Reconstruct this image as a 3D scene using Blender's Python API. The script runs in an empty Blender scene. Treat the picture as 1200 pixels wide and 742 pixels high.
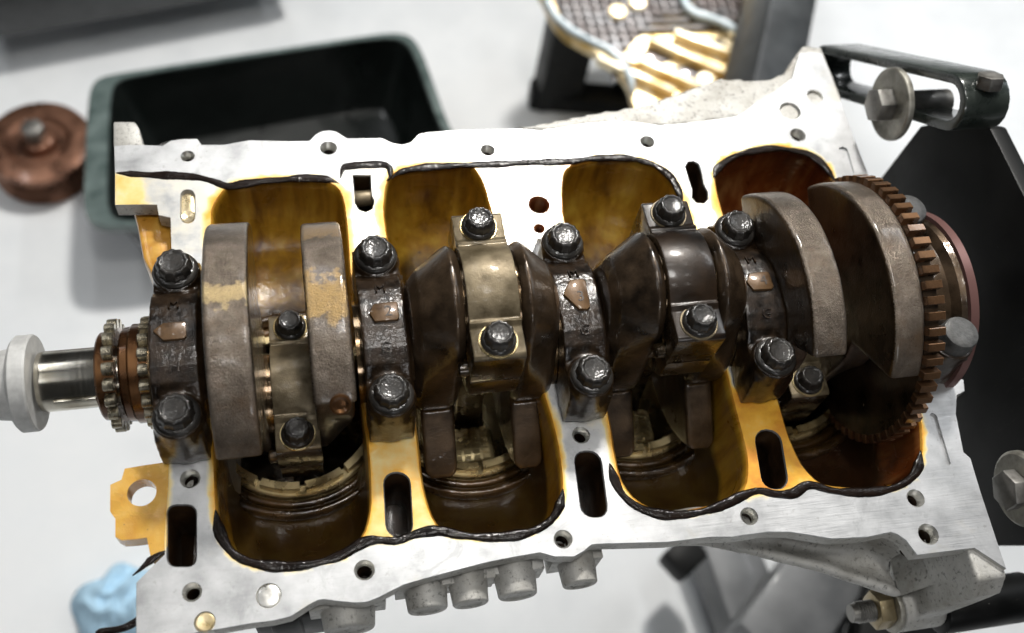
import bpy, bmesh, math, random
import numpy as np
from mathutils import Vector, Matrix
from mathutils.geometry import delaunay_2d_cdt
random.seed(7)
S = 0.001
D = {
'outline': [[-32.5,113.7],[-33.3,132.3],[-26.6,132.4],[-19.4,131.9],[-9.2,130.7],[-5.3,133.8],[1.1,134.5],[8.0,134.1],[10.1,130.0],[21.4,129.3],[34.6,131.5],[51.3,129.8],[65.9,128.9],[69.3,133.0],[73.1,135.1],[76.8,135.4],[80.3,134.3],[83.3,131.5],[85.8,129.3],[104.0,128.4],[109.6,124.6],[114.5,123.1],[119.7,124.5],[124.5,129.8],[128.8,130.7],[143.5,131.2],[161.9,130.6],[180.6,130.1],[191.9,128.1],[217.1,131.4],[233.2,132.0],[247.0,130.8],[261.4,127.4],[272.7,127.7],[284.2,128.5],[296.5,129.6],[309.0,131.4],[316.3,134.8],[321.7,138.9],[328.2,143.0],[339.2,148.9],[351.6,157.5],[362.7,177.3],[370.1,177.6],[377.1,176.6],[377.2,159.5],[376.0,112.1],[375.6,58.1],[375.8,3.1],[372.4,-42.4],[383.3,-45.5],[381.4,-51.6],[376.3,-53.4],[371.8,-63.3],[367.9,-83.4],[370.3,-86.9],[368.7,-104.2],[367.1,-130.6],[366.6,-141.1],[354.9,-129.8],[340.8,-129.6],[325.5,-129.3],[322.6,-122.0],[319.4,-118.8],[316.5,-117.2],[304.4,-118.1],[286.8,-116.7],[277.1,-113.8],[267.4,-111.0],[257.2,-109.7],[239.6,-109.9],[229.6,-108.6],[209.2,-108.4],[192.3,-106.7],[176.7,-105.1],[174.0,-105.1],[169.5,-107.7],[165.2,-109.4],[156.5,-108.3],[150.4,-105.6],[139.5,-106.1],[127.2,-106.8],[109.5,-109.0],[99.3,-110.3],[89.2,-111.9],[77.9,-115.9],[73.1,-117.1],[68.5,-116.8],[62.5,-115.5],[55.5,-113.6],[52.7,-113.6],[48.7,-115.2],[41.4,-118.8],[34.1,-119.6],[25.8,-119.5],[10.1,-120.1],[-2.1,-120.5],[-18.3,-123.7],[-20.1,-116.7],[-20.2,-105.9],[-20.2,-96.7],[-9.0,-86.2],[-9.0,-78.8],[-8.2,-67.6],[-7.3,-56.1],[-7.0,-45.0],[-5.6,-42.8],[-3.8,-2.7],[-4.6,47.9],[-5.3,67.6],[-5.6,85.4],[-11.3,87.4],[-12.1,93.7],[-17.9,94.4],[-32.2,95.2]],
'bays': [[[13.7,78.7],[14.3,89.0],[18.3,97.7],[23.4,102.7],[32.6,105.2],[52.5,105.4],[69.4,103.1],[77.1,99.3],[80.4,91.9],[81.3,75.9],[80.3,40.3],[79.4,-6.9],[80.6,-45.3],[79.4,-72.5],[77.1,-82.8],[73.4,-90.0],[64.1,-95.7],[53.1,-97.6],[40.6,-97.8],[28.2,-95.5],[21.3,-92.0],[15.9,-85.7],[12.9,-77.8],[12.1,-66.2],[11.9,-46.4],[12.6,13.5]],[[99.9,74.4],[101.0,87.7],[103.2,98.5],[106.5,103.8],[112.8,107.5],[126.1,108.6],[146.0,108.9],[152.3,103.9],[155.1,94.7],[156.2,83.5],[157.4,67.6],[161.5,8.3],[167.3,-43.0],[167.7,-63.3],[166.2,-77.3],[162.9,-86.7],[157.1,-92.4],[149.1,-95.3],[139.2,-96.0],[124.6,-95.8],[114.6,-93.7],[108.2,-90.6],[104.8,-84.7],[102.8,-75.7],[102.0,-63.5],[102.3,-44.0],[101.0,4.7]],[[193.8,65.8],[195.2,80.5],[197.2,91.6],[200.8,100.5],[208.3,104.3],[226.7,106.2],[242.0,104.3],[252.4,99.8],[259.7,91.1],[261.2,81.2],[262.3,64.2],[260.4,-1.3],[258.8,-48.6],[258.1,-69.9],[256.3,-79.2],[252.6,-87.7],[246.1,-92.4],[236.3,-94.5],[219.3,-95.7],[207.5,-93.8],[199.6,-88.7],[195.3,-82.5],[193.2,-75.1],[193.3,-61.2],[194.2,-45.1],[193.1,-4.4]],[[282.2,65.4],[282.6,77.9],[283.8,88.2],[286.4,93.9],[292.4,99.4],[300.7,103.6],[313.4,106.4],[328.7,107.2],[343.7,103.1],[350.5,94.7],[353.5,83.1],[354.3,45.6],[354.1,-15.4],[352.7,-58.9],[349.1,-74.5],[345.4,-83.1],[339.1,-91.1],[329.4,-95.2],[314.8,-96.0],[298.8,-93.7],[289.7,-90.9],[285.3,-85.2],[282.5,-78.8],[280.6,-63.6],[280.9,-41.8],[280.4,17.1]]],
'slots': [[[0.7,-65.2],[2.2,-65.7],[3.4,-66.8],[4.3,-68.3],[4.5,-69.9],[4.2,-89.4],[3.9,-90.9],[3.0,-92.1],[1.8,-92.8],[0.3,-92.9],[-4.5,-92.3],[-6.0,-91.8],[-7.2,-90.8],[-8.0,-89.4],[-8.3,-87.8],[-8.2,-68.4],[-7.9,-66.8],[-7.1,-65.5],[-5.8,-64.8],[-4.3,-64.6]],[[92.2,-61.1],[94.4,-61.9],[96.2,-63.4],[97.3,-65.5],[97.5,-67.9],[96.3,-86.4],[95.7,-88.5],[94.4,-90.2],[92.5,-91.3],[90.4,-91.4],[89.3,-91.3],[87.2,-90.6],[85.5,-89.1],[84.4,-87.1],[84.1,-84.8],[85.1,-66.4],[85.6,-64.1],[87.0,-62.3],[88.9,-61.2],[91.1,-61.0]],[[181.6,-61.1],[183.8,-61.8],[185.5,-63.3],[186.6,-65.4],[186.8,-67.7],[185.1,-88.6],[184.5,-90.7],[183.2,-92.4],[181.3,-93.4],[179.2,-93.5],[177.3,-93.3],[175.2,-92.6],[173.5,-91.2],[172.4,-89.2],[172.2,-87.0],[173.6,-66.1],[174.2,-63.9],[175.5,-62.1],[177.4,-61.1],[179.6,-60.9]],[[271.5,-60.4],[273.9,-61.2],[275.8,-62.8],[276.9,-65.1],[277.0,-67.7],[274.6,-85.2],[273.7,-87.6],[272.1,-89.4],[269.9,-90.6],[267.4,-90.7],[266.6,-90.6],[264.3,-89.9],[262.4,-88.3],[261.3,-86.1],[261.2,-83.6],[263.4,-66.1],[264.2,-63.7],[265.9,-61.7],[268.1,-60.5],[270.7,-60.3]],[[3.3,102.0],[4.6,101.6],[5.6,100.6],[6.3,99.1],[6.6,97.5],[6.4,84.9],[6.1,83.4],[5.3,82.1],[4.3,81.3],[3.0,81.1],[2.2,81.2],[0.9,81.6],[-0.1,82.5],[-0.8,83.9],[-1.1,85.5],[-0.9,98.1],[-0.7,99.7],[0.1,101.0],[1.2,101.8],[2.4,102.1]],[[86.4,105.2],[96.1,104.5],[95.4,91.9],[96.5,87.5],[94.9,82.8],[91.3,80.9],[87.5,82.8],[85.9,87.2],[86.2,91.5]],[[269.1,98.0],[271.7,101.4],[275.3,101.7],[277.8,99.2],[278.0,92.1],[277.1,85.2],[278.2,80.5],[277.1,74.9],[273.7,72.3],[269.4,73.2],[267.6,76.7],[269.2,82.3],[269.0,89.3]]],
'bracket': [[-7.0,-44.6],[-17.1,-45.0],[-25.7,-45.6],[-27.0,-50.6],[-31.6,-52.4],[-31.4,-64.4],[-29.2,-68.0],[-29.1,-75.9],[-26.6,-77.7],[-21.4,-78.0],[-16.3,-77.9],[-14.5,-87.4],[-10.0,-85.4],[-7.9,-82.7],[-7.9,-67.6],[-6.9,-56.1]],
'brhole': [-18.5,-57.5,6.1],
'rearslots': [[[367.3,105.2],[368.1,105.0],[368.8,104.4],[369.2,103.6],[369.2,102.6],[368.1,88.1],[367.9,87.2],[367.4,86.4],[366.7,86.0],[365.9,85.8],[364.8,85.9],[364.1,86.1],[363.4,86.7],[363.0,87.5],[363.0,88.4],[364.0,103.0],[364.2,103.9],[364.8,104.7],[365.5,105.1],[366.3,105.3]],[[359.6,-61.5],[360.3,-61.7],[360.8,-62.2],[361.2,-62.8],[361.3,-63.5],[359.2,-87.8],[359.1,-88.4],[358.6,-89.0],[358.0,-89.3],[357.3,-89.3],[357.3,-89.3],[356.7,-89.1],[356.1,-88.7],[355.8,-88.1],[355.7,-87.4],[357.6,-63.1],[357.8,-62.4],[358.3,-61.9],[358.9,-61.5],[359.6,-61.5]]],
'holes': [[3.1,123.2,3.6],[75.4,123.7,4.5],[160.5,116.6,4.0],[251.5,116.5,4.2],[342.3,115.5,4.7],[343.0,133.2,6.4],[361.8,143.1,4.9],[1.9,-53.7,4.4],[1.9,-103.6,4.1],[73.3,-103.6,4.5],[161.7,-101.2,4.3],[179.5,-53.1,4.3],[250.3,-101.5,4.3],[334.6,-103.1,4.5],[334.5,-120.7,5.1],[32.9,-109.2,5.3],[182.5,78.7,5.8],[180.0,63.7,3.0],[6.8,-116.6,4.4]],
'stain_full': [[[78.6,-37.5],[104.2,-38.2],[109.3,-90.7],[99.7,-91.8],[90.1,-94.1],[73.1,-93.0],[77.5,-78.2]],[[259.7,-37.2],[285.4,-37.6],[286.8,-90.1],[275.5,-91.7],[264.6,-92.1],[250.4,-92.5]],[[-35.0,-41.0],[-6.7,-42.3],[-6.8,-63.9],[-7.9,-82.7],[-14.5,-89.2],[-34.1,-79.3]],[[-33.8,114.3],[-17.6,113.2],[-17.5,92.5],[-33.4,93.7]]],
'stain_pale': [[[-33.8,114.9],[15.7,108.6],[14.5,60.9],[-21.7,64.0]],[[79.8,105.7],[82.1,112.2],[106.0,112.2],[106.5,103.8],[98.3,38.7],[77.4,40.5]],[[160.5,105.6],[203.2,105.5],[189.6,45.9],[180.6,46.7],[158.7,64.3]],[[262.3,95.6],[284.9,94.0],[278.8,54.6],[281.9,22.2],[260.1,67.1]],[[164.4,-38.3],[196.6,-41.8],[193.2,-84.3],[189.4,-75.5],[187.7,-51.8],[173.2,-51.5],[165.6,-80.9]]],
'cast_far': [[177.5,132.3],[194.2,134.9],[227.3,140.3],[259.0,144.7],[272.2,149.7],[289.6,155.8],[307.3,161.8],[321.0,160.0],[339.5,159.7],[349.0,163.9],[360.3,177.0],[367.9,185.0],[380.4,183.0],[380.4,156.8],[377.8,124.0],[329.8,127.0],[321.1,133.9],[298.8,130.2],[267.0,127.8],[227.1,132.2],[196.6,129.3]],
'lugtab': [[-34.4,134.2],[-34.7,150.6],[-23.9,149.9],[-21.8,145.8],[-19.5,133.2]],
'beads': [[[-32.1,115.7,0.2],[-25.4,114.9,0.6],[-15.8,113.7,0.6],[-5.3,112.4,0.6],[7.3,109.9,0.6],[15.7,106.6,0.6],[22.4,103.4,0.6],[30.5,104.4,0.6],[41.3,105.8,0.6],[52.1,105.6,0.6],[56.5,105.8,0.6],[65.2,105.2,0.6],[73.9,103.5,0.6],[79.4,100.9,0.6]],[[79.7,104.1,0.6],[82.0,110.6,0.6],[86.6,111.7,0.6],[94.6,111.7,0.6],[102.7,111.4,0.6],[106.1,109.0,0.6],[106.0,103.4,0.6],[103.9,100.7,0.6]],[[106.2,101.7,0.6],[108.8,104.8,0.6],[114.5,107.2,0.6],[126.0,108.1,0.6],[135.2,108.1,0.6],[153.8,108.2,0.6],[172.5,107.5,0.6],[191.4,106.8,0.6],[204.8,106.7,0.6],[215.7,108.0,0.6],[225.5,107.9,0.6],[237.4,106.5,0.6],[248.9,102.5,0.6],[255.2,97.9,0.6],[260.0,91.2,0.6],[261.8,82.4,0.6],[261.2,72.2,0.6]],[[283.5,89.5,0.6],[286.5,95.2,0.6],[292.4,100.1,0.6],[300.6,104.0,0.6],[310.5,106.1,0.6],[323.9,107.6,0.6],[334.0,106.3,0.6],[343.5,103.3,0.6],[349.5,97.4,0.6],[352.4,89.9,0.6],[354.3,81.5,0.6]],[[12.5,-70.3,0.6],[13.3,-78.8,0.6],[15.6,-85.9,0.6],[19.6,-91.6,0.6],[25.5,-95.3,0.6],[33.5,-97.6,0.6],[42.3,-98.9,0.6],[53.0,-98.9,0.6],[64.0,-97.3,0.6],[73.5,-93.3,0.6],[79.1,-92.5,0.6],[88.3,-93.6,0.6],[96.7,-91.6,0.6],[103.6,-91.0,0.6],[109.1,-92.0,0.6],[116.3,-94.9,0.6],[125.5,-97.2,0.6],[135.7,-98.1,0.6],[146.7,-97.2,0.6],[155.1,-94.3,0.6],[160.5,-90.2,0.6],[164.4,-84.3,0.6],[166.2,-79.2,0.6]],[[190.5,-69.6,0.6],[191.4,-81.0,0.6],[194.4,-87.9,0.6],[200.1,-93.1,0.6],[208.7,-96.6,0.6],[218.6,-97.8,0.6],[231.2,-97.3,0.6],[242.2,-95.4,0.6],[250.0,-93.0,0.6],[258.1,-91.5,0.6],[266.0,-93.7,0.6],[274.4,-94.3,0.6],[281.8,-91.4,0.6],[286.8,-92.0,0.6],[293.6,-95.4,0.6],[303.7,-97.9,0.6],[314.5,-98.7,0.6],[326.0,-97.6,0.6],[335.5,-94.0,0.6],[342.0,-88.6,0.6],[346.2,-81.2,0.6]],[[-8.5,-86.1,0.6],[-12.7,-88.1,0.6],[-16.8,-91.2,0.6],[-19.1,-93.1,0.6],[-21.8,-94.9,0.6]]],
'strip': [[-13.0,-98.0,-9.0],[-15.4,-104.1,-9.0],[-20.1,-109.2,-9.0],[-26.9,-112.5,-9.0],[-37.9,-113.0,-9.0]],
'bosses': [[65.0,-119.9,11.1],[99.7,-116.6,8.9],[118.9,-116.6,8.1],[140.6,-115.7,8.9],[169.7,-114.6,8.1]],
'nearrib_up': [[201.6,-106.8,-5.0],[217.9,-107.3,-5.0],[231.5,-107.4,-5.0],[241.6,-108.7,-5.0],[259.4,-108.5,-5.0],[279.5,-112.6,-5.0],[289.3,-115.5,-5.0],[307.1,-117.0,-5.0],[319.4,-116.0,-5.0],[325.5,-120.9,-5.0],[328.5,-128.3,-5.0]],
'nearrib_lo': [[221.1,-100.8,-34.0],[239.8,-103.2,-34.0],[260.5,-110.1,-34.0],[280.5,-118.2,-34.0],[295.4,-123.9,-34.0],[308.2,-130.3,-34.0],[321.0,-136.6,-34.0],[330.5,-142.0,-34.0]],
'arm': [[168.6,-11.9],[83.9,61.0]],
'armbolt': [114.5,24.6],
'plate': [[120.1,-4.2],[122.2,-98.8],[-34.8,-190.0],[-102.5,-121.9],[-125.8,-41.6],[17.1,46.4],[78.6,45.2],[101.2,24.9]],
'washer2': [-104.9,0.0],
'stud': [-139.2,-74.9],
'stub': [-139.3,-60.8],
'tray': [[-192.5,693.0],[-186.7,701.0],[-173.7,705.9],[9.2,735.3],[200.2,764.1],[213.2,757.4],[220.5,741.8],[241.8,598.8],[251.4,511.2],[28.2,490.1],[-159.4,477.4],[-187.4,483.2],[-193.3,495.4]],
'pulley': [-270.7,666.0,-640.0],
'beam': [[-356.8,876.5,-600.0],[52.8,966.0,-600.0]],
'stool': [[426.7,738.0,-660.0],[504.3,713.0,-660.0],[573.3,788.1,-660.0]],
'pan': [[378.5,764.0],[370.9,697.1],[383.8,649.4],[420.1,614.3],[447.8,568.0],[448.5,537.6],[462.3,514.7],[540.3,527.0],[604.4,559.7],[630.8,635.8],[675.9,787.7],[537.9,839.6]],
'darkpan': [[[386.1,752.8],[378.8,700.9],[387.9,655.9],[422.8,623.5],[442.4,603.1],[475.6,639.3],[510.9,671.0],[549.9,690.1],[567.7,747.4]],[[578.3,747.0],[568.2,689.4],[588.7,670.8],[621.2,645.9],[656.4,744.7]]],
'gasket1': [[377.5,733.8],[372.3,692.7],[378.9,669.4],[392.4,649.0],[412.8,631.3],[433.5,616.4],[446.6,596.5],[451.9,571.8],[450.2,545.3]],
'gasket2': [[558.2,728.0],[550.3,692.0],[558.0,672.4],[576.2,662.9],[591.3,655.0],[610.4,636.7]],
'ribs': [[[418.6,605.2],[502.6,546.8]],[[457.3,608.8],[536.8,552.9]],[[490.2,632.5],[575.2,572.6]],[[526.1,642.3],[594.6,602.2]],[[435.8,574.5],[501.2,632.0]],[[468.2,538.1],[585.7,611.1]],[[410.7,619.4],[452.0,659.8]]],
'openings': [[[466.7,616.7],[505.4,626.2],[529.5,611.0],[492.7,596.1]],[[513.7,592.3],[550.9,598.7],[560.2,578.9],[525.7,569.7]],[[430.9,601.9],[453.1,589.8],[435.8,574.5]],[[552.2,634.0],[587.7,639.6],[597.8,621.9],[564.1,615.0]]],
'drips': [[378.3,-19.9],[-293.5,527.3],[-246.8,204.2],[954.4,835.1],[1030.9,878.7],[339.3,-2.3],[-314.8,548.1]],
'post': [[541.2,434.9,-380.0],[689.3,746.6,-380.0]],
'rag': [-175.3,78.3,-680.0],
'legs': [[[475.8,65.8,-640.0],[492.0,-72.6,-640.0]],[[587.3,9.6,-580.0],[465.9,-88.8,-580.0]],[[615.5,-7.1,-600.0],[567.1,-90.7,-600.0]],[[635.3,-23.4,-550.0],[581.3,-118.7,-550.0]]],
'caster': [[401.7,13.3,-600.0],[435.7,34.7,-600.0]],
'debris': [[377.7,-20.3,-698.0],[-320.5,569.0,-698.0],[-192.1,191.9,-698.0]],
'bench': [[342.9,16.1,-699.0],[205.8,15.6,-699.0]],
'cam': {"C":[64.52962977356367,-219.32413230700305,439.0394567904596],"R":[[0.9795351482386558,0.08336991647755751,-0.1831948426992408],[-0.16034903412005616,0.8733608401064212,-0.45992285247133713],[0.12165147192631727,0.47988571555645554,0.8688559255613264]],"f":1190.3899054512253},
}
scene = bpy.context.scene
COL = scene.collection
# ------------------------------------------------------------------ camera
cd = bpy.data.cameras.new('camera'); cam = bpy.data.objects.new('camera', cd); COL.objects.link(cam)
_R = D['cam']['R']; _C = D['cam']['C']
cam.matrix_world = Matrix(((_R[0][0], _R[0][1], _R[0][2], _C[0]*S), (_R[1][0], _R[1][1], _R[1][2], _C[1]*S),
                           (_R[2][0], _R[2][1], _R[2][2], _C[2]*S), (0, 0, 0, 1)))
cd.sensor_width = 36; cd.lens = D['cam']['f']/1200*36
cd.clip_start = 0.01; cd.clip_end = 60
cd.dof.use_dof = True; cd.dof.focus_distance = 0.475; cd.dof.aperture_fstop = 6.0
scene.camera = cam
# ------------------------------------------------------------------ world and lamps
w = bpy.data.worlds.new('World'); scene.world = w; w.use_nodes = True
w.node_tree.nodes['Background'].inputs[0].default_value = (0.92, 0.96, 1.0, 1)
w.node_tree.nodes['Background'].inputs[1].default_value = 0.03
def area(name, loc, target, sx, sy, power, col=(1, 1, 1)):
    ld = bpy.data.lights.new(name, 'AREA'); ld.shape = 'RECTANGLE'; ld.size = sx; ld.size_y = sy
    ld.energy = power; ld.color = col
    o = bpy.data.objects.new(name, ld); COL.objects.link(o); o.location = loc
    d = Vector(target)-Vector(loc); o.rotation_euler = d.to_track_quat('-Z', 'Y').to_euler()
    return o
area('lamp_key', (0.55, 1.15, 1.45), (0.17, 0.1, 0), 0.2, 0.2, 46, (1, 0.97, 0.92))
for (x, y, e) in ((-1.2, 1.4, 10.5), (0.1, 2.1, 9), (2.1, 1.3, 20), (-1.2, -0.4, 5)):
    area('ceiling_lamp', (x, y, 2.1), (x, y, 0), 0.16, 1.4, e, (0.96, 0.98, 1))
for x in (-0.2, 0.25, 0.7):                              # rows of small spots under the ceiling
    for y in (-0.75, -0.2, 0.45):
        area('ceiling_spot', (x, y, 1.7), (x, y, 0), 0.035, 0.035, 0.65, (1, 0.98, 0.94))
area('overhead_lamp', (0.22, -0.08, 1.5), (0.2, 0, 0), 0.12, 0.3, 6.5, (1, 0.98, 0.95))
area('front_lamp', (0.3, -1.7, 0.9), (0.2, 0, -0.1), 0.5, 0.3, 5, (0.97, 0.98, 1))
area('window_light', (2.7, 0.7, 0.9), (0.2, 0.1, -0.2), 1.2, 0.9, 6, (0.80, 0.90, 1))
def spot(name, loc, target, ang, power, blend=.4):
    ld = bpy.data.lights.new(name, 'SPOT'); ld.energy = power; ld.spot_size = math.radians(ang); ld.spot_blend = blend; ld.shadow_soft_size = .04
    o = bpy.data.objects.new(name, ld); COL.objects.link(o); o.location = loc
    o.rotation_euler = (Vector(target)-Vector(loc)).to_track_quat('-Z', 'Y').to_euler()
spot('glare_spot', (0.95, 1.7, 1.1), (0.48, 0.63, -0.47), 10, 420)  # added unseen spot that makes the glare on the cover
spot('glare_spot', (1.9, 1.7, 1.3), (1.32, 0.86, -0.7), 22, 90)  # second added spot, for the bright patch of floor
scene.view_settings.view_transform = 'Standard'; scene.view_settings.look = 'None'
scene.view_settings.exposure = -0.35; scene.view_settings.gamma = 1
scene.view_settings.use_curve_mapping = False
scene.render.engine = 'CYCLES'
scene.cycles.max_bounces = 8

# ------------------------------------------------------------------ materials
class NT:
    def __init__(s, name):
        s.m = bpy.data.materials.new(name); s.m.use_nodes = True; s.t = s.m.node_tree
        s.b = s.t.nodes['Principled BSDF']; s.tc = None
    def n(s, typ, **kw):
        nd = s.t.nodes.new(typ)
        for k, v in kw.items(): setattr(nd, k, v)
        return nd
    def l(s, a, b): s.t.links.new(a, b)
    def co(s):
        if not s.tc: s.tc = s.n('ShaderNodeTexCoord')
        return s.tc.outputs['Object']
    def noise(s, scale, detail=4, rough=0.55, dist=0.0, vec=None):
        x = s.n('ShaderNodeTexNoise'); x.inputs['Scale'].default_value = scale; x.inputs['Detail'].default_value = detail
        x.inputs['Roughness'].default_value = rough; x.inputs['Distortion'].default_value = dist
        s.l(vec or s.co(), x.inputs['Vector']); return x.outputs['Fac']
    def ramp(s, fac, stops, interp='LINEAR'):
        r = s.n('ShaderNodeValToRGB'); r.color_ramp.interpolation = interp; e = r.color_ramp.elements
        while len(e) < len(stops): e.new(0.5)
        for i, (p, c) in enumerate(stops):
            e[i].position = p; e[i].color = (c, c, c, 1) if not hasattr(c, '__len__') else (*c, 1)
        s.l(fac, r.inputs[0]); return r.outputs[0]
    def mix(s, f, a, b, typ='MIX'):
        m = s.n('ShaderNodeMix', data_type='RGBA', blend_type=typ)
        for i, v in ((0, f), (6, a), (7, b)):
            if isinstance(v, bpy.types.NodeSocket): s.l(v, m.inputs[i])
            else: m.inputs[i].default_value = v if i == 0 else ((*v, 1) if len(v) == 3 else v)
        return m.outputs[2]
    def math(s, op, a, b=0.0, clamp=False):
        m = s.n('ShaderNodeMath', operation=op, use_clamp=clamp)
        for i, v in enumerate((a, b)):
            if isinstance(v, bpy.types.NodeSocket): s.l(v, m.inputs[i])
            else: m.inputs[i].default_value = v
        return m.outputs[0]
    def bump(s, h, strength=0.3, dist=0.001, nrm=None):
        b = s.n('ShaderNodeBump'); b.inputs['Strength'].default_value = strength; b.inputs['Distance'].default_value = dist
        s.l(h, b.inputs['Height'])
        if nrm: s.l(nrm, b.inputs['Normal'])
        return b.outputs[0]
    def set(s, **kw):
        names = dict(col='Base Color', rough='Roughness', metal='Metallic', coat='Coat Weight', coatr='Coat Roughness', spec='Specular IOR Level', nrm='Normal', coatn='Coat Normal', trans='Transmission Weight', aniso='Anisotropic')
        for k, v in kw.items():
            i = s.b.inputs[names[k]]
            if isinstance(v, bpy.types.NodeSocket): s.l(v, i)
            elif k == 'col': i.default_value = (*v, 1)
            else: i.default_value = v
        return s.m

def oily(name, c0, c1, metal=0.25, rough=(0.12, 0.4), fine=900, lump=130, bs=0.5, coat=0.7, spec=0.5, cr=0.08, wet=None):
    t = NT(name); n1 = t.noise(lump, 5, 0.6); n2 = t.noise(fine, 3, 0.6); n3 = t.noise(45, 3)
    f = t.math('ADD', t.math('MULTIPLY', n1, .6), t.math('MULTIPLY', n3, .4))
    rnd = t.n('ShaderNodeObjectInfo').outputs['Random']
    f = t.math('ADD', f, t.math('MULTIPLY', t.math('SUBTRACT', rnd, .5), .09))
    col = t.ramp(f, [(0.36, c0), (0.62, c1)])
    r = t.ramp(n1, [(0.35, rough[0]), (0.65, rough[1])])
    h = t.math('ADD', t.math('MULTIPLY', n2, .45), n1)
    nb = t.bump(h, bs, 0.0007)
    if wet:                                   # beads and runs of oil standing on the surface
        n4 = t.noise(wet[0], 2, 0.5, .4); cn = t.bump(t.math('ADD', n4, t.math('MULTIPLY', n2, .25)), wet[1], 0.0016)
    else: cn = t.bump(n1, bs*.8, 0.0008)
    return t.set(col=col, metal=metal, rough=r, nrm=nb, coat=coat, coatr=cr, spec=spec, coatn=cn)

M = {}
M['cap'] = oily('oily_black_casting', (0.004, 0.0022, 0.001), (0.036, 0.020, 0.009), metal=0.15, rough=(0.3, 0.45), fine=1500, lump=200, bs=0.35, coat=0.75, spec=0.3, cr=0.045, wet=(520, .22))
M['bolt'] = oily('oiled_black_bolt', (0.008, 0.007, 0.006), (0.034, 0.030, 0.026), metal=0.0, rough=(0.4, 0.55), fine=900, lump=320, bs=0.25, coat=0.6, spec=0.25, cr=0.03, wet=(460, .22))
M['web'] = oily('oily_forging', (0.009, 0.0055, 0.003), (0.11, 0.072, 0.042), metal=0.55, rough=(0.26, 0.4), fine=1000, lump=60, bs=0.5, coat=0.85, spec=0.4, cr=.06, wet=(420, .14))
M['bead'] = oily('black_sealant', (0.004, 0.0025, 0.002), (0.014, 0.008, 0.0055), metal=0.0, rough=(0.3, 0.5), lump=300, bs=0.3, coat=0.35, spec=0.05, cr=0.04, wet=(420, .25))
M['rod'] = oily('varnished_rod_steel', (0.085, 0.064, 0.033), (0.25, 0.20, 0.125), metal=0.5, rough=(0.32, 0.46), fine=1500, lump=130, bs=0.4, coat=0.15)
M['rod_dark'] = oily('burnt_oil_rod', (0.004, 0.004, 0.004), (0.034, 0.017, 0.006), metal=0.25, rough=(0.3, 0.42), fine=1500, lump=40, bs=0.3, coat=0.35, cr=.15)
M['rod_side'] = oily('dark_rod_side', (0.015, 0.010, 0.005), (0.10, 0.065, 0.032), metal=0.6, rough=(0.2, 0.4), bs=0.3)
M['pad'] = oily('machined_copper_pad', (0.06, 0.03, 0.010), (0.15, 0.08, 0.028), metal=0.25, rough=(0.35, 0.5), bs=0.15, coat=0.3)
M['ink'] = NT('stamped_mark').set(col=(0.03, 0.018, 0.01), rough=0.5)
M['hub'] = oily('brown_varnish_steel', (0.075, 0.031, 0.012), (0.21, 0.10, 0.038), metal=0.8, rough=(0.2, 0.38), lump=50, bs=0.08, coat=0.5)
M['tooth'] = oily('sprocket_steel', (0.16, 0.13, 0.08), (0.52, 0.48, 0.38), metal=0.9, rough=(0.2, 0.35), lump=200, bs=0.12, coat=0.3)
M['trig'] = oily('brown_trigger_wheel', (0.055, 0.027, 0.012), (0.25, 0.135, 0.068), metal=0.75, rough=(0.22, 0.38), lump=150, bs=0.1, coat=0.4)
M['seal'] = NT('pink_seal_ring').set(col=(0.20, 0.105, 0.095), rough=0.35, metal=0.4)
M['black'] = oily('black_paint', (0.004, 0.0042, 0.0042), (0.010, 0.0105, 0.010), metal=0.0, rough=(0.4, 0.6), fine=700, lump=25, bs=0.06, coat=0.0, spec=0.2)
def chips(m):
    t = NT.__new__(NT); t.m = m; t.t = m.node_tree; t.b = t.t.nodes['Principled BSDF']; t.tc = None
    src = t.b.inputs['Base Color'].links[0].from_socket
    k = t.math('MULTIPLY', t.ramp(t.noise(420, 3, .7), [(.70, 0.0), (.74, 1.0)]), t.ramp(t.noise(18, 4, .6), [(.45, 0.0), (.62, 1.0)]))
    sc = t.n('ShaderNodeMapping'); sc.inputs['Scale'].default_value = (30, 900, 25); sc.inputs['Rotation'].default_value = (.5, .3, .2); t.l(t.co(), sc.inputs[0])
    k2 = t.math('MULTIPLY', t.ramp(t.noise(1, 3, .6, vec=sc.outputs[0]), [(.68, 0.0), (.73, .4)]), t.ramp(t.noise(9, 3), [(.5, 0.0), (.6, 1.0)]))
    t.l(t.mix(t.math('MAXIMUM', k, k2), src, (0.16, 0.155, 0.145)), t.b.inputs['Base Color'])
chips(M['black'])
M['greybolt'] = oily('zinc_grey_bolt', (0.10, 0.095, 0.085), (0.30, 0.29, 0.27), metal=0.7, rough=(0.35, 0.55), lump=120, bs=0.2, coat=0.1)
M['washer'] = oily('worn_washer', (0.20, 0.19, 0.16), (0.52, 0.50, 0.44), metal=0.6, rough=(0.35, 0.6), lump=130, bs=0.25, coat=0.2)
M['collar'] = oily('matt_grey_collar', (0.42, 0.42, 0.41), (0.60, 0.60, 0.585), metal=0.25, rough=(0.5, 0.65), lump=200, bs=0.12, coat=0.0)
M['armpaint'] = oily('green_black_paint', (0.012, 0.018, 0.015), (0.05, 0.06, 0.052), metal=0.1, rough=(0.2, 0.4), lump=60, bs=0.15, coat=0.6)

def steel_turned():
    t = NT('turned_steel'); mp = t.n('ShaderNodeMapping'); mp.inputs['Scale'].default_value = (900, 20, 20)
    t.l(t.co(), mp.inputs[0]); n = t.noise(1, 3, vec=mp.outputs[0]); n2 = t.noise(60, 4)
    return t.set(col=t.ramp(n2, [(0.35, (0.36, 0.32, 0.24)), (0.6, (0.62, 0.59, 0.52))]), metal=1.0, rough=t.ramp(n, [(0.3, 0.16), (0.7, 0.24)]), nrm=t.bump(n, 0.02, 0.0002))
M['steel'] = steel_turned()

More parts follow.
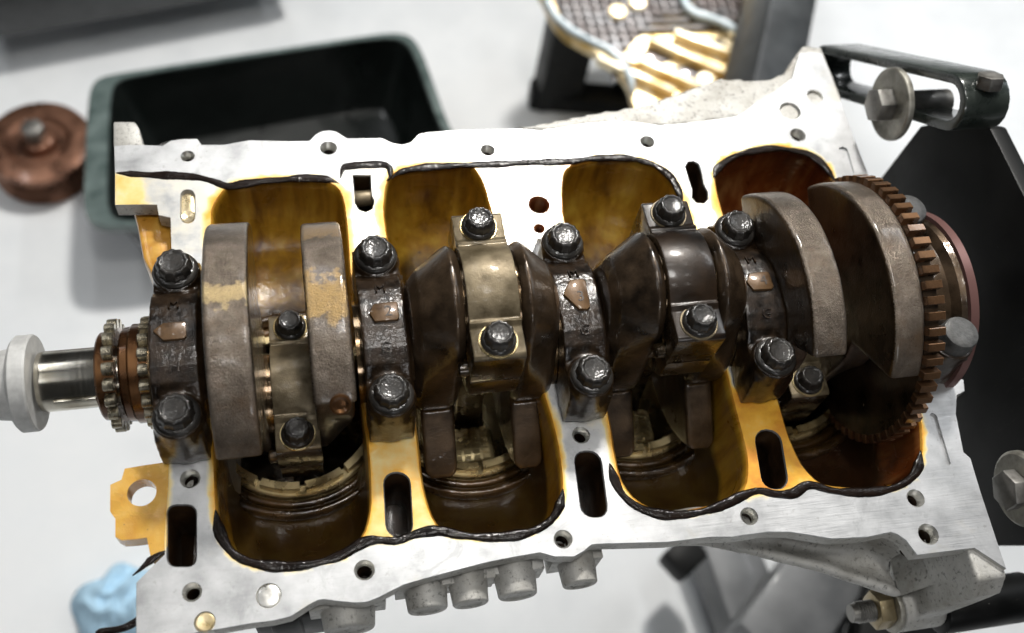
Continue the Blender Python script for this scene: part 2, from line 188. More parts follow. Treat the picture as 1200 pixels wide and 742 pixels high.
def cast_alu():
    t = NT('cast_aluminium'); n1 = t.noise(35, 6, 0.65); n2 = t.noise(420, 4, 0.7)
    c = t.ramp(n1, [(0.3, (0.30, 0.285, 0.25)), (0.5, (0.46, 0.45, 0.42)), (0.7, (0.58, 0.575, 0.55))])
    sp = t.ramp(n2, [(0.33, 0.45), (0.45, 1.0)])
    return t.set(col=t.mix(1.0, c, sp, 'MULTIPLY'), metal=0.35, rough=0.55, nrm=t.bump(t.math('ADD', n2, t.math('MULTIPLY', n1, 2)), 0.45, 0.0007))
M['cast'] = cast_alu()

def deck_mat():
    t = NT('machined_aluminium_deck'); a = t.n('ShaderNodeAttribute', attribute_name='stain'); st = a.outputs['Fac']
    n1 = t.noise(60, 5, 0.6); n2 = t.noise(14, 3); mp = t.n('ShaderNodeMapping'); mp.inputs['Scale'].default_value = (60, 1400, 60)
    mp.inputs['Rotation'].default_value = (0, 0, 0.5)
    t.l(t.co(), mp.inputs[0]); br = t.noise(1, 4, 0.6, vec=mp.outputs[0]); n3 = t.noise(260, 4, .7)
    base = t.ramp(t.math('ADD', t.math('MULTIPLY', n2, .5), t.math('MULTIPLY', n1, .5)), [(0.36, (0.30, 0.305, 0.31)), (0.46, (0.43, 0.435, 0.44)), (0.54, (0.51, 0.515, 0.52)), (0.64, (0.60, 0.605, 0.61))])
    base = t.mix(t.ramp(n3, [(0.6, 0.0), (0.72, .5)]), base, (0.24, 0.235, 0.22))
    n5 = t.noise(38, 6, .7, 1.2); n6 = t.noise(22, 4, .6)
    base = t.mix(t.ramp(n5, [(0.57, 0.0), (0.66, .45)]), base, (0.27, 0.275, 0.28))
    base = t.mix(t.ramp(n6, [(0.62, 0.0), (0.72, .35)]), base, (0.40, 0.34, 0.22))
    s2 = t.math('ADD', st, t.math('MULTIPLY', t.math('SUBTRACT', n1, 0.5), t.ramp(st, [(0.02, 0.0), (0.3, 1.1)])), True)
    stc = t.ramp(s2, [(0.12, (0.70, 0.66, 0.54)), (0.4, (0.80, 0.62, 0.26)), (0.72, (0.86, 0.45, 0.035)), (1.0, (0.62, 0.22, 0.012))])
    col = t.mix(t.ramp(s2, [(0.06, 0.0), (0.3, 1.0)]), base, stc)
    return t.set(col=col, metal=t.ramp(s2, [(0.1, .8), (.5, .15)]), rough=t.ramp(t.math('ADD', t.math('MULTIPLY', br, .6), t.math('MULTIPLY', n5, .4)), [(0.3, 0.28), (0.65, 0.55)]), nrm=t.bump(br, 0.16, 0.0003), coat=t.ramp(s2, [(0.2, 0), (.6, .5)]), coatr=0.2)
M['deck'] = deck_mat()

def bay_mat(name, a, b, c):
    t = NT(name); n1 = t.noise(26, 4, 0.55, 0.6); n2 = t.noise(330, 3, .65); mp = t.n('ShaderNodeMapping'); mp.inputs['Scale'].default_value = (110, 110, 12)
    t.l(t.co(), mp.inputs[0]); n3 = t.noise(1, 4, .6, .3, vec=mp.outputs[0])
    f = t.math('ADD', t.math('MULTIPLY', n1, .35), t.math('MULTIPLY', n3, .65))
    col = t.ramp(f, [(0.32, a), (0.5, b), (0.68, c)])
    col = t.mix(t.ramp(n2, [(0.68, 0.0), (0.73, .8)]), col, (0.02, 0.01, 0.004))
    oil = t.n('ShaderNodeAttribute', attribute_name='oil').outputs['Fac']  # deep oil film together with the near wall's painted shade
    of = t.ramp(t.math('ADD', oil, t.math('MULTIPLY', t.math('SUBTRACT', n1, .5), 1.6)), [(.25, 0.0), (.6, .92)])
    col = t.mix(t.math('MULTIPLY', of, t.ramp(oil, [(0.0, 0.0), (.15, 1.0)])), col, (0.022, 0.011, 0.004))  # oil also holds the near wall's painted shade
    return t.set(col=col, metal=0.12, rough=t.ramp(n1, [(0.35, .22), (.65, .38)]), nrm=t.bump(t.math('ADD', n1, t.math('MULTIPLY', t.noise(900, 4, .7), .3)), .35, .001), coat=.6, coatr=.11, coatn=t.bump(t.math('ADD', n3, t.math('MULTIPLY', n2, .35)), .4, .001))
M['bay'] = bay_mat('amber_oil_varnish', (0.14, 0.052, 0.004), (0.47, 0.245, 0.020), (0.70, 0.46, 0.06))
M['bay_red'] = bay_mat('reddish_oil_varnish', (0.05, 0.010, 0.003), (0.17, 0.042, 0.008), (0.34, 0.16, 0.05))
M['amber'] = bay_mat('amber_web_face', (0.42, 0.17, 0.018), (0.58, 0.27, 0.03), (0.72, 0.42, 0.08))
M['amber2'] = bay_mat('amber_bracket_face', (0.55, 0.27, 0.03), (0.68, 0.38, 0.06), (0.74, 0.46, 0.12))
M['bore'] = oily('dark_bore', (0.012, 0.008, 0.005), (0.05, 0.033, 0.018), metal=0.6, rough=(0.15, 0.3), bs=.1)
M['collar_oil'] = oily('oil_wet_bore_collar', (0.02, 0.010, 0.003), (0.12, 0.062, 0.016), metal=0.35, rough=(0.2, 0.35), lump=60, bs=.3, coat=.9, cr=.04, wet=(160, .3))
M['liner'] = oily('gold_liner', (0.30, 0.21, 0.08), (0.66, 0.54, 0.30), metal=0.75, rough=(0.2, 0.38), lump=60, bs=.12, coat=.5)
M['gallery'] = oily('oil_gallery', (0.008, 0.004, 0.002), (0.05, 0.024, 0.008), metal=0.1, rough=(0.3, 0.5), lump=120, bs=.3, coat=.6, cr=.08)
M['slot'] = NT('black_oil_gallery').set(col=(0.004, 0.003, 0.003), rough=0.9, spec=0.1)
M['plug'] = oily('bright_plug', (0.55, 0.54, 0.50), (0.75, 0.74, 0.70), metal=0.9, rough=(0.25, 0.4), lump=120, bs=.1, coat=0)
M['goldplug'] = oily('gold_plug', (0.55, 0.42, 0.2), (0.8, 0.7, 0.5), metal=0.8, rough=(0.25, 0.4), lump=120, bs=.3, coat=.3)

def forged(name, patches):
    """grey-brown forging; the worn cream patches sit at fixed places on the part (object space, mm)"""
    t = NT(name); n1 = t.noise(70, 5, .65); n2 = t.noise(1100, 3, .7); n3 = t.noise(160, 4, .6)
    col = t.ramp(n1, [(0.33, (0.10, 0.079, 0.060)), (0.5, (0.17, 0.138, 0.108)), (0.66, (0.26, 0.215, 0.175))])
    col = t.mix(t.ramp(n2, [(0.36, .35), (0.50, 0.0)]), col, (0.07, 0.052, 0.037))
    n4 = t.noise(28, 5, .65); col = t.mix(t.ramp(n4, [(0.5, 0.0), (0.68, .55)]), col, (0.16, 0.085, 0.032))
    sx = t.n('ShaderNodeSeparateXYZ'); t.l(t.co(), sx.inputs[0])
    for (y, hw, fade, c) in patches:
        d = t.math('ABSOLUTE', t.math('SUBTRACT', sx.outputs['Y'], y*S))
        m = t.math('SUBTRACT', 1.0, t.math('DIVIDE', d, hw*S))
        m = t.math('ADD', m, t.math('MULTIPLY', t.math('SUBTRACT', n3, .5), fade))
        zt = t.ramp(sx.outputs['Z'], [(0.035, 0.0), (0.040, 1.0)])
        col = t.mix(t.math('MULTIPLY', t.math('MULTIPLY', t.ramp(m, [(0.32, 0.0), (0.5, .75), (.8, 1.0)]), t.ramp(n2, [(.3, .55), (.5, 1.0)])), zt), col, c)
    return t.set(col=col, metal=.8, rough=t.ramp(n2, [(.3, .28), (.7, .42)]), nrm=t.bump(t.math('ADD', t.math('MULTIPLY', t.noise(1700, 3, .7), .6), t.math('ADD', n2, n1)), .7, .0008), coat=.5, coatr=.15)
M['forged_a'] = forged('forged_steel_worn', [(0.5, 9, 2.4, (0.50, 0.38, 0.20))])
M['forged_b'] = forged('forged_steel_varnished', [(-3, 17, 2.8, (0.42, 0.28, 0.12)), (38, 12, 1.6, (0.34, 0.23, 0.12))])
M['forged'] = forged('forged_steel', [])

def floor_mat():
    t = NT('grey_workshop_floor'); n1 = t.noise(1.6, 4, .6); n2 = t.noise(14, 5, .65)
    col = t.ramp(t.math('ADD', t.math('MULTIPLY', n1, .6), t.math('MULTIPLY', n2, .4)), [(0.35, (0.74, 0.765, 0.785)), (0.55, (0.835, 0.855, 0.868)), (0.7, (0.88, 0.893, 0.90))])
    return t.set(col=col, rough=t.ramp(n2, [(.3, .28), (.7, .45)]), spec=.5)
M['floor'] = floor_mat()
M['tray'] = oily('black_plastic_tray', (0.003, 0.0045, 0.004), (0.008, 0.011, 0.010), metal=0, rough=(.25, .4), lump=12, fine=200, bs=.05, coat=.7, cr=.12)
M['rust'] = oily('brown_rusty_disc', (0.09, 0.04, 0.025), (0.32, 0.16, 0.10), metal=.75, rough=(.22, .42), lump=30, fine=300, bs=.1, coat=.3)
M['darkgrey'] = oily('dark_grey_steel', (0.045, 0.048, 0.05), (0.08, 0.085, 0.088), metal=.2, rough=(.35, .55), lump=18, fine=250, bs=.1, coat=.1)
M['midgrey'] = oily('mid_grey_steel', (0.11, 0.115, 0.12), (0.17, 0.175, 0.18), metal=.2, rough=(.35, .55), lump=18, fine=250, bs=.1, coat=.1)
M['blue'] = NT('blue_tissue').set(col=(0.50, 0.74, 0.92), rough=.9)
M['gasket'] = oily('blue_grey_gasket', (0.24, 0.285, 0.30), (0.40, 0.45, 0.465), metal=.0, rough=(.4, .6), lump=40, bs=.2, coat=.1)
M['golden'] = oily('golden_stained_aluminium', (0.55, 0.36, 0.10), (0.88, 0.80, 0.60), metal=.3, rough=(.3, .5), lump=22, fine=200, bs=.15, coat=.4)
M['browngrid'] = oily('brown_oil_ribs', (0.006, 0.004, 0.003), (0.055, 0.030, 0.020), metal=.1, rough=(.3, .5), lump=30, fine=200, bs=.3, coat=.7)

# ------------------------------------------------------------------ mesh helpers (mm in, metres out)
def me_obj(name, verts, faces, mat, parent=None, smooth=30, kind=None, org=(0, 0, 0)):
    me = bpy.data.meshes.new(name)
    o3 = Vector(org)
    me.from_pydata([tuple((Vector(v)-o3)*S) for v in verts], [], faces)
    bm = bmesh.new(); bm.from_mesh(me); bmesh.ops.recalc_face_normals(bm, faces=bm.faces); bm.to_mesh(me); bm.free()
    if smooth is not None:
        me.shade_smooth()
        if smooth < 180: me.set_sharp_from_angle(angle=math.radians(smooth))
    me.materials.append(mat)
    o = bpy.data.objects.new(name, me); COL.objects.link(o)
    o.location = o3*S
    if parent: o.parent = parent
    if kind: o['kind'] = kind
    return o
class B:
    def __init__(s): s.v = []; s.f = []
    def add(s, v, f):
        k = len(s.v); s.v += [tuple(x) for x in v]; s.f += [tuple(i+k for i in q) for q in f]; return s
    def box(s, x0, x1, y0, y1, z0, z1):
        return s.add([(x, y, z) for z in (z0, z1) for y in (y0, y1) for x in (x0, x1)], [(0, 2, 3, 1), (4, 5, 7, 6), (0, 1, 5, 4), (2, 6, 7, 3), (0, 4, 6, 2), (1, 3, 7, 5)])
    def prism(s, poly, axis, a, b):
        """poly of 2D points; axis 'x': (y,z), 'y': (x,z), 'z': (x,y); extruded from a to b"""
        mk = {'x': lambda p, t: (t, p[0], p[1]), 'y': lambda p, t: (p[0], t, p[1]), 'z': lambda p, t: (p[0], p[1], t)}[axis]
        n = len(poly)
        return s.add([mk(p, a) for p in poly]+[mk(p, b) for p in poly], [tuple(range(n)), tuple(range(2*n-1, n-1, -1))]+[(i, (i+1) % n, n+(i+1) % n, n+i) for i in range(n)])
    def lathe(s, prof, axis='x', c=(0, 0, 0), n=48, close=True):
        """prof: list of (t, r) along axis"""
        A = {'x': lambda t, a, r: (c[0]+t, c[1]+r*math.sin(a), c[2]+r*math.cos(a)), 'z': lambda t, a, r: (c[0]+r*math.cos(a), c[1]+r*math.sin(a), c[2]+t), 'y': lambda t, a, r: (c[0]+r*math.cos(a), c[1]+t, c[2]+r*math.sin(a))}[axis]
        v = []; f = []
        for (t, r) in prof: v += [A(t, 2*math.pi*k/n, max(r, .001)) for k in range(n)]
        m = len(prof)
        for i in range(m-1):
            for k in range(n): f.append((i*n+k, i*n+(k+1) % n, (i+1)*n+(k+1) % n, (i+1)*n+k))
        if close:
            f.append(tuple(range(n))); f.append(tuple(range((m-1)*n, m*n)))
        return s.add(v, f)
    def tube(s, path, r, n=10, rv=0):
        P = [Vector(p) for p in path]; v = []; f = []
        for i, p in enumerate(P):
            t = (P[min(i+1, len(P)-1)]-P[max(i-1, 0)]).normalized()
            u = t.cross(Vector((0, 0, 1)));  u = u.normalized() if u.length > 1e-4 else Vector((1, 0, 0))
            q = u.cross(t); rr = r*(1+random.uniform(-rv, rv))
            if i in (0, len(P)-1): rr *= .45
            v += [p+rr*(u*math.cos(2*math.pi*k/n)+q*math.sin(2*math.pi*k/n)) for k in range(n)]
        for i in range(len(P)-1):
            for k in range(n): f.append((i*n+k, i*n+(k+1) % n, (i+1)*n+(k+1) % n, (i+1)*n+k))
        f += [tuple(range(n)), tuple(range((len(P)-1)*n, len(P)*n))]
        return s.add(v, f)
    def xf(s, mat):
        s.v = [tuple(mat @ Vector(p)) for p in s.v]; return s
    def obj(s, name, mat, parent=None, smooth=30, bevel=0, seg=2, **k):
        o = me_obj(name, s.v, s.f, mat, parent, smooth, **k)
        if bevel:
            b = o.modifiers.new('bevel', 'BEVEL'); b.width = bevel*S; b.segments = seg; b.limit_method = 'ANGLE'; b.angle_limit = math.radians(35)
            bake(o, smooth)
        return o
def bake(o, smooth=None):
    dg = bpy.context.evaluated_depsgraph_get(); dg.update()
    me = bpy.data.meshes.new_from_object(o.evaluated_get(dg)); o.modifiers.clear(); old = o.data; o.data = me
    me.name = o.name; bpy.data.meshes.remove(old)
    me.shade_smooth()
    if smooth is not None and smooth < 180: me.set_sharp_from_angle(angle=math.radians(smooth))
def soften(o, voxel=0.8, it=6, lump=0.0, lscale=12):
    """weld a casting into one skin with soft fillets"""
    r = o.modifiers.new('remesh', 'REMESH'); r.mode = 'VOXEL'; r.voxel_size = voxel*S
    m = o.modifiers.new('smooth', 'SMOOTH'); m.iterations = it; m.factor = .5
    if lump:
        tx = bpy.data.textures.new('lump', 'CLOUDS'); tx.noise_scale = lscale*S; tx.noise_depth = 3
        d = o.modifiers.new('lump', 'DISPLACE'); d.texture = tx; d.strength = lump*S; d.mid_level = .5; d.texture_coords = 'LOCAL'
    bake(o, 180)
def empty(name, loc, label=None, cat=None, group=None):
    o = bpy.data.objects.new(name, None); COL.objects.link(o); o.location = Vector(loc)*S; o.empty_display_size = .02
    if label: o['label'] = label; o['category'] = cat
    if group: o['group'] = group
    return o
def tag(o, label, cat, group=None):
    o['label'] = label; o['category'] = cat
    if group: o['group'] = group
    return o
def put(o, parent):
    """parent without moving (thing roots are unrotated)"""
    o.parent = parent; o.matrix_parent_inverse = Matrix.Translation(-abs_loc(parent)); return o
def abs_loc(p):
    v = Vector(p.location)
    while p.parent: p = p.parent; v += Vector(p.location)
    return v
def child(o, parent):
    o.location = Vector(o.location)-abs_loc(parent); o.parent = parent; return o
def spline(pts, closed=True, step=2.0):
    P = [np.array(p, float) for p in pts]; n = len(P); out = []
    for i in range(n if closed else n-1):
        p0, p1, p2, p3 = (P[(i+k) % n] if closed else P[min(max(i+k, 0), n-1)] for k in (-1, 0, 1, 2))
        m = max(2, int(np.linalg.norm(p2-p1)/step))
        for k in range(m):
            t = k/m; out.append(.5*((2*p1)+(-p0+p2)*t+(2*p0-5*p1+4*p2-p3)*t*t+(-p0+3*p1-3*p2+p3)*t**3))
    if not closed: out.append(P[-1])
    return out
def densify(pts, step=3.0):
    out = []
    for i in range(len(pts)):
        a = np.array(pts[i], float); b = np.array(pts[(i+1) % len(pts)], float); m = max(1, int(np.linalg.norm(b-a)/step))
        out += [a+(b-a)*k/m for k in range(m)]
    return out
def pip(P, poly):
    x, y = P[:, 0], P[:, 1]; c = np.zeros(len(P), bool); q = np.array(poly); j = len(q)-1
    for i in range(len(q)):
        xi, yi = q[i]; xj, yj = q[j]
        if yi != yj: c ^= ((yi > y) != (yj > y)) & (x < (xj-xi)*(y-yi)/(yj-yi)+xi)
        j = i
    return c
def segdist(P, poly):
    q = np.array(poly); d = np.full(len(P), 1e9)
    for i in range(len(q)):
        a = q[i]; b = q[(i+1) % len(q)]; ab = b-a; L = ab@ab
        if L < 1e-9: continue
        t = np.clip(((P-a)@ab)/L, 0, 1); d = np.minimum(d, np.hypot(*(P-a-t[:, None]*ab).T))
    return d
def resample(poly, n):
    q = np.array([*poly, poly[0]]); L = np.concatenate([[0], np.cumsum(np.hypot(*np.diff(q, axis=0).T))])
    t = np.linspace(0, L[-1], n, endpoint=False); return np.c_[np.interp(t, L, q[:, 0]), np.interp(t, L, q[:, 1])]
def area2(p): p = np.array(p); return .5*np.sum(p[:, 0]*np.roll(p[:, 1], -1)-np.roll(p[:, 0], -1)*p[:, 1])
def offset(poly, d):
    """simple inward (d>0) offset of a closed polygon by averaged normals"""
    q = np.array(poly, float); s = 1 if area2(q) > 0 else -1
    e = np.roll(q, -1, 0)-np.roll(q, 1, 0); n = np.c_[-e[:, 1], e[:, 0]]*s; n /= np.maximum(np.hypot(*n.T), 1e-6)[:, None]
    return q+n*d

# ================================================================== SETTING: floor
fl = B().add([(-6000, -4000, -700), (6000, -4000, -700), (6000, 8000, -700), (-6000, 8000, -700)], [(0, 1, 2, 3)]).obj('floor', M['floor'], kind='structure')
FZ = -700

# ================================================================== ENGINE BLOCK
block = empty('engine_block', (170, 0, -150), 'upturned aluminium engine block with its open crankcase facing up, bolted to the black stand', 'engine block')
outline = densify(D['outline'], 3)
bays = [resample(spline(b, True, 2), 110) for b in D['bays']]
slots = [densify(s, 3) for s in D['slots']]
rs = [densify(s, 3) for s in D['rearslots']]
circ = lambda x, y, r, n=20: [np.array((x+r*math.cos(2*math.pi*k/n), y+r*math.sin(2*math.pi*k/n))) for k in range(n)]
holes = [circ(*h) for h in D['holes']]
allholes = [list(b) for b in bays]+slots+rs+holes
def build_deck():
    pts = []; edges = []
    for loop in [outline]+allholes:
        k = len(pts); pts += [Vector(p) for p in loop]; n = len(loop); edges += [(k+i, k+(i+1) % n) for i in range(n)]
    O = np.array(outline); gx, gy = np.meshgrid(np.arange(O[:, 0].min(), O[:, 0].max(), 3.2), np.arange(O[:, 1].min(), O[:, 1].max(), 3.2))
    G = np.c_[gx.ravel(), gy.ravel()]; G = G+np.random.RandomState(1).uniform(-.6, .6, G.shape)
    ok = pip(G, outline) & (segdist(G, outline) > 1.2)
    for h in allholes: 
        bb = np.array(h); mn = bb.min(0)-2; mx = bb.max(0)+2
        near = ok & np.all(G > mn, 1) & np.all(G < mx, 1); idx = np.where(near)[0]
        if len(idx): ok[idx] &= ~pip(G[idx], h) & (segdist(G[idx], h) > 1.0)
    pts += [Vector(p) for p in G[ok]]
    v, e, f, *_ = delaunay_2d_cdt(pts, edges, [], 0, 1e-4)
    V = np.array([tuple(p) for p in v]); F = np.array([t for t in f if len(t) == 3]); Cn = V[F].mean(1)
    keep = pip(Cn, outline)
    for h in allholes: keep &= ~pip(Cn, h)
    F = F[keep]
    verts = [(x, y, 0.0) for x, y in V]; faces = [tuple(t) for t in F]; nv = len(verts)
    # stain field
    st = np.zeros(nv)
    for b in bays:
        d = segdist(V, b); far = V[:, 1] > 30
        st = np.maximum(st, np.where(far, np.clip((3.4-d)/1.6, 0, 1)*.72, np.clip(1-d/2.4, 0, 1)*.8))
    for q in D['stain_pale']:
        d = np.where(pip(V, q), segdist(V, q), -segdist(V, q)); st = np.maximum(st, np.clip(.5+d/5, 0, 1)*.13)
    for qi, q in enumerate(D['stain_full']):
        d = np.where(pip(V, q), segdist(V, q), -segdist(V, q)); st = np.maximum(st, np.clip(.5+d/4, 0, 1)*(.5, .82, .66, .45)[qi])
    for s_ in slots[1:4]: st = np.maximum(st, np.clip(1-segdist(V, s_)/3.5, 0, 1)*.55*(st > .1))
    # clean machined rail outside the sealant line on the near side
    # skirts
    OL = np.array(outline); room = np.full(len(OL), 99.)
    for h in bays+slots: room = np.minimum(room, segdist(OL, h)-2.2)
    room = np.maximum(room, .05)
    for _ in range(6): room = np.minimum(room, (np.roll(room, 1)+np.roll(room, -1))/2)
    def wall(loop, zs, closeb=False, shrink=None):
        rings = []
        for i, z in enumerate(zs):
            lp = loop if not shrink else offset(loop, np.minimum(shrink[i], room+max(0, -zs[i]-35)*.5)[:, None] if shrink[i] > 0 and len(loop) == len(room) else shrink[i])
            k = len(verts); verts.extend((p[0], p[1], z) for p in lp); rings.append(k)
        n = len(loop)
        for a, b in zip(rings, rings[1:]): faces.extend((a+i, a+(i+1) % n, b+(i+1) % n, b+i) for i in range(n))
        if closeb: faces.append(tuple(range(rings[-1], rings[-1]+n)))
    wall(outline, [0, -.6, -9, -11, -35, -60], False, [0, -.25, -.25, 9, 13, 23])
    cut = len(faces)
    for s_ in slots: wall(s_, [0, -.9, -45], True, [0, .55, .6])
    for s_ in rs: wall(s_, [0, -1.4], True)
    for h in D['holes']:
        lp = circ(*h); depth = 22
        if abs(h[2]-D['holes'][15][2]) < .01 or h is D['holes'][18]: depth = 1.2
        if h is D['holes'][6]: depth = 2
        if depth < 3: wall(lp, [0, -1.0, -1.01, -depth], True, [0, .25, .25, .3])
        else:
            zs = [0, -.9]; sh = [0, .8]; z = -.9
            while z > -depth: zs += [z-.55, z-1.1]; sh += [1.15, .7]; z -= 1.1
            wall(lp, zs, True, sh)
    o = me_obj('casting', verts, faces, M['deck'], None, 35)
    at = o.data.attributes.new('stain', 'FLOAT', 'POINT'); val = np.zeros(len(verts)); val[:nv] = st
    at.data.foreach_set('value', val.astype(np.float32))
    o.data.materials.append(M['cast']); o.data.materials.append(M['gallery'])
    for p in o.data.polygons:
        c = p.center
        if c.z < -.0015:
            p.material_index = 1
    th = len(o.data.materials); o.data.materials.append(M['plug']); o.data.materials.append(M['bay_red'])
    for p in o.data.polygons:
        c = p.center/S
        if c.z < -.3 and c.z > -24 and any((c.x-h[0])**2+(c.y-h[1])**2 < (h[2]+.2)**2 for h in D['holes']): p.material_index = th if c.z > -6 else 2  # deep end of each threaded hole is painted dark as its shade
    for p in o.data.polygons:
        c = p.center/S
        if c.z < -.3 and any((c.x-h[0])**2+(c.y-h[1])**2 < (h[2]+.2)**2 for h in D['holes'][16:18]): p.material_index = th+1
    # the galleries are near black below the lip
    ns = np.array([[c_.center.x/S, c_.center.y/S, c_.center.z/S] for c_ in o.data.polygons])
    for s_ in slots[:4]+slots[5:]:
        bb = np.array(s_); m = np.all(ns[:, :2] > bb.min(0)-.3, 1) & np.all(ns[:, :2] < bb.max(0)+.3, 1) & (ns[:, 2] < -1)
        for i in np.where(m)[0]: o.data.polygons[i].material_index = 2
    child(o, block)
    return o
casting = build_deck()
# crankcase bays, one loft each, from the rail down to its bore
BX = [46.5, 137, 226.5, 312]
def bay(i):
    lp = np.array(bays[i]); n = len(lp)
    if area2(lp) < 0: lp = lp[::-1]
    c = np.array((BX[i], 0.0)); ang = np.arctan2(lp[:, 1]-c[1], lp[:, 0]-c[0])
    # circle target by arc-length fraction, so sides and corners slide down evenly
    k0 = int(np.argmin(np.abs(ang))); tgt = np.zeros_like(lp)
    for k in range(n): tgt[k] = c+44*np.array((math.cos(ang[k]), math.sin(ang[k])))
    prof = [(0, 0, 0), (-.9, .9, 0), (-8, 1.0, .0), (-18, 1, .0), (-28, 1, .02), (-37, 1, .07), (-44, 1, .14), (-50, 1, .24), (-55, 1, .36), (-59, 1, .5), (-61.5, 1, .64), (-63, 1, .78), (-64, 1, .88), (-66, 1, .97), (-68, 1, 1.0)]
    b = B(); rings = []
    for z, ins, s in prof:
        q = offset(lp, ins) if ins else lp
        q = q*(1-s)+tgt*s; rings.append([(x, y, z) for x, y in q])
    v = sum(rings, []); f = []
    for r in range(len(rings)-1):
        for k in range(n): f.append((r*n+k, r*n+(k+1) % n, (r+1)*n+(k+1) % n, (r+1)*n+k))
    b.add(v, f)
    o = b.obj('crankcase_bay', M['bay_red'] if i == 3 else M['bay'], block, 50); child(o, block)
    o.data.materials.append(M['amber'])
    for p in o.data.polygons:
        if p.center.z > -.0009: p.material_index = 1
    at = o.data.attributes.new('oil', 'FLOAT', 'POINT')       # black oil round the bore plus shade painted higher up the near wall
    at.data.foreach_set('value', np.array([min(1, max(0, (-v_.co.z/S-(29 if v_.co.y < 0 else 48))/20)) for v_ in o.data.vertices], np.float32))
    # cylinder liner, castellated at its lower lip
    b = B(); na = 96
    for a in range(na):
        notch = (a % 8) == 0
        a0 = 2*math.pi*a/na; a1 = 2*math.pi*(a+1)/na; zt = -62 if notch else -55.5
        for (r0, r1, zb) in ((40.5, 44.2, -70),):
            P = lambda r, t, z: (c[0]+r*math.cos(t), r*math.sin(t), z)
            b.add([P(r0, a0, zb), P(r1, a0, zb), P(r1, a1, zb), P(r0, a1, zb), P(r0, a0, zt), P(r1, a0, zt), P(r1, a1, zt), P(r0, a1, zt)],
                  [(4, 5, 6, 7), (0, 4, 7, 3), (1, 2, 6, 5), (0, 1, 5, 4), (3, 7, 6, 2)])
    b.lathe([(-66, 46.5), (-62.5, 46.2), (-61.8, 45.4), (-61.8, 44)], 'z', (c[0], 0, 0), 64, False)
    o = b.obj('cylinder_liner', M['liner'], block, 30); child(o, block)
    for rr_, zz_ in ((49.5, -60.2), (55.5, -56.5)):
        ring_ = B().lathe([(zz_-5, rr_+3.2), (zz_-1.2, rr_+2.6), (zz_, rr_+1.2), (zz_-.3, rr_-.6), (zz_-2.4, rr_-2.2), (zz_-6, rr_-2.6)], 'z', (c[0], 0, 0), 72, False)
        o = ring_.obj('bore_collar', M['collar_oil'], block, 180); child(o, block)
    b = B().lathe([(-61, 40.6), (-170, 40.6)], 'z', (c[0], 0, 0), 64, False); b.lathe([(-170, 41), (-170.2, .01)], 'z', (c[0], 0, 0), 64, False)
    o = b.obj('cylinder_bore', M['bore'], block, 40); child(o, block)
for i in range(4): bay(i)

# outer cast features: closed jacket round the four bores
o = B().prism([(-3, -47), (352, -47), (356, -40), (356, 47), (352, 52), (-3, 52), (-6, 40), (-6, -40)], 'z', -175, -69); o.f = [q for q in o.f if len(q) == 4]; o = o.obj('cylinder_jacket', M['cast'], None, 30); child(o, block)
def part(b, name, mat, parent, smooth=30, bevel=0, soft=None, label=None, lump=0):
    o = b.obj(name, mat, None, smooth, bevel)
    if soft: soften(o, soft, 5, lump)
    child(o, parent)
    if label: o['label'] = label
    return o
b = B().prism(D['cast_far'], 'z', -30, -1.6)
part(b, 'bell_housing_flange', M['cast'], block, soft=1.6, lump=1.0)
part(B().prism(D['lugtab'], 'z', -26, -2.5), 'corner_lug', M['cast'], block, bevel=1.0)
# near side of the bell housing: a sloping wall with a ridge, then the stud lug
U = D['nearrib_up']; Lw = D['nearrib_lo']
def lerp_path(P, n):
    q = np.array(P); L = np.concatenate([[0], np.cumsum(np.linalg.norm(np.diff(q, axis=0), axis=1))]); t = np.linspace(0, L[-1], n)
    return [np.array([np.interp(x, L, q[:, k]) for k in range(3)]) for x in t]
n = 24; Up = lerp_path(U, n); Lo = lerp_path(Lw, n); b = B(); rows = []
for s in np.linspace(0, 1, 8):
    rows.append([Up[k]*(1-s)+Lo[k]*s+np.array((0, 10*math.sin(math.pi*s)*min(1, k/12), -13*math.sin(math.pi*s)*min(1, k/14))) for k in range(n)])
back = [[p+np.array((0, 16, -7)) for p in r] for r in rows]
v = sum(rows, [])+sum(back, []); m = len(rows); f = []
for base in (0, m*n):
    for i in range(m-1):
        for k in range(n-1): f.append((base+i*n+k, base+i*n+k+1, base+(i+1)*n+k+1, base+(i+1)*n+k))
for k in range(n-1):
    f += [(k, k+1, m*n+k+1, m*n+k), ((m-1)*n+k, (m-1)*n+k+1, m*n+(m-1)*n+k+1, m*n+(m-1)*n+k)]
for i in range(m-1):
    f += [(i*n, (i+1)*n, m*n+(i+1)*n, m*n+i*n), (i*n+n-1, (i+1)*n+n-1, m*n+(i+1)*n+n-1, m*n+i*n+n-1)]
b.add(v, f)
ridge = [p+np.array((0, 2, -1)) for p in Lo]; b.tube(ridge, 3.2, 8)
part(b, 'bell_housing_wall', M['cast'], block, soft=1.3, lump=.8)
sy, sz = D['stud']
b = B().prism([(-104, -2), (-144, -2.5), (-150, -12), (sy-9, sz+6), (sy-10, sz-8), (sy, sz-13), (sy+13, sz-9), (-95, -52), (-88, -20)], 'x', 352, 368)
b.lathe([(0, 13), (24, 13)], 'x', (346, sy, sz), 32)
part(b, 'stud_lug', M['cast'], block, soft=1.2, lump=.6)
b = B(); b.lathe([(0, 4.6), (3, 5.2), (30, 5.2)], 'x', (322, sy, sz), 24)
for k in range(12): b.lathe([(0, 5.2), (.7, 5.7), (1.4, 5.2)], 'x', (325+k*1.4, sy, sz), 24, False)
stud = part(b, 'stud', M['greybolt'], block)
hexa = lambda r, a0=0: [(r*math.cos(a0+k*math.pi/3), r*math.sin(a0+k*math.pi/3)) for k in range(6)]
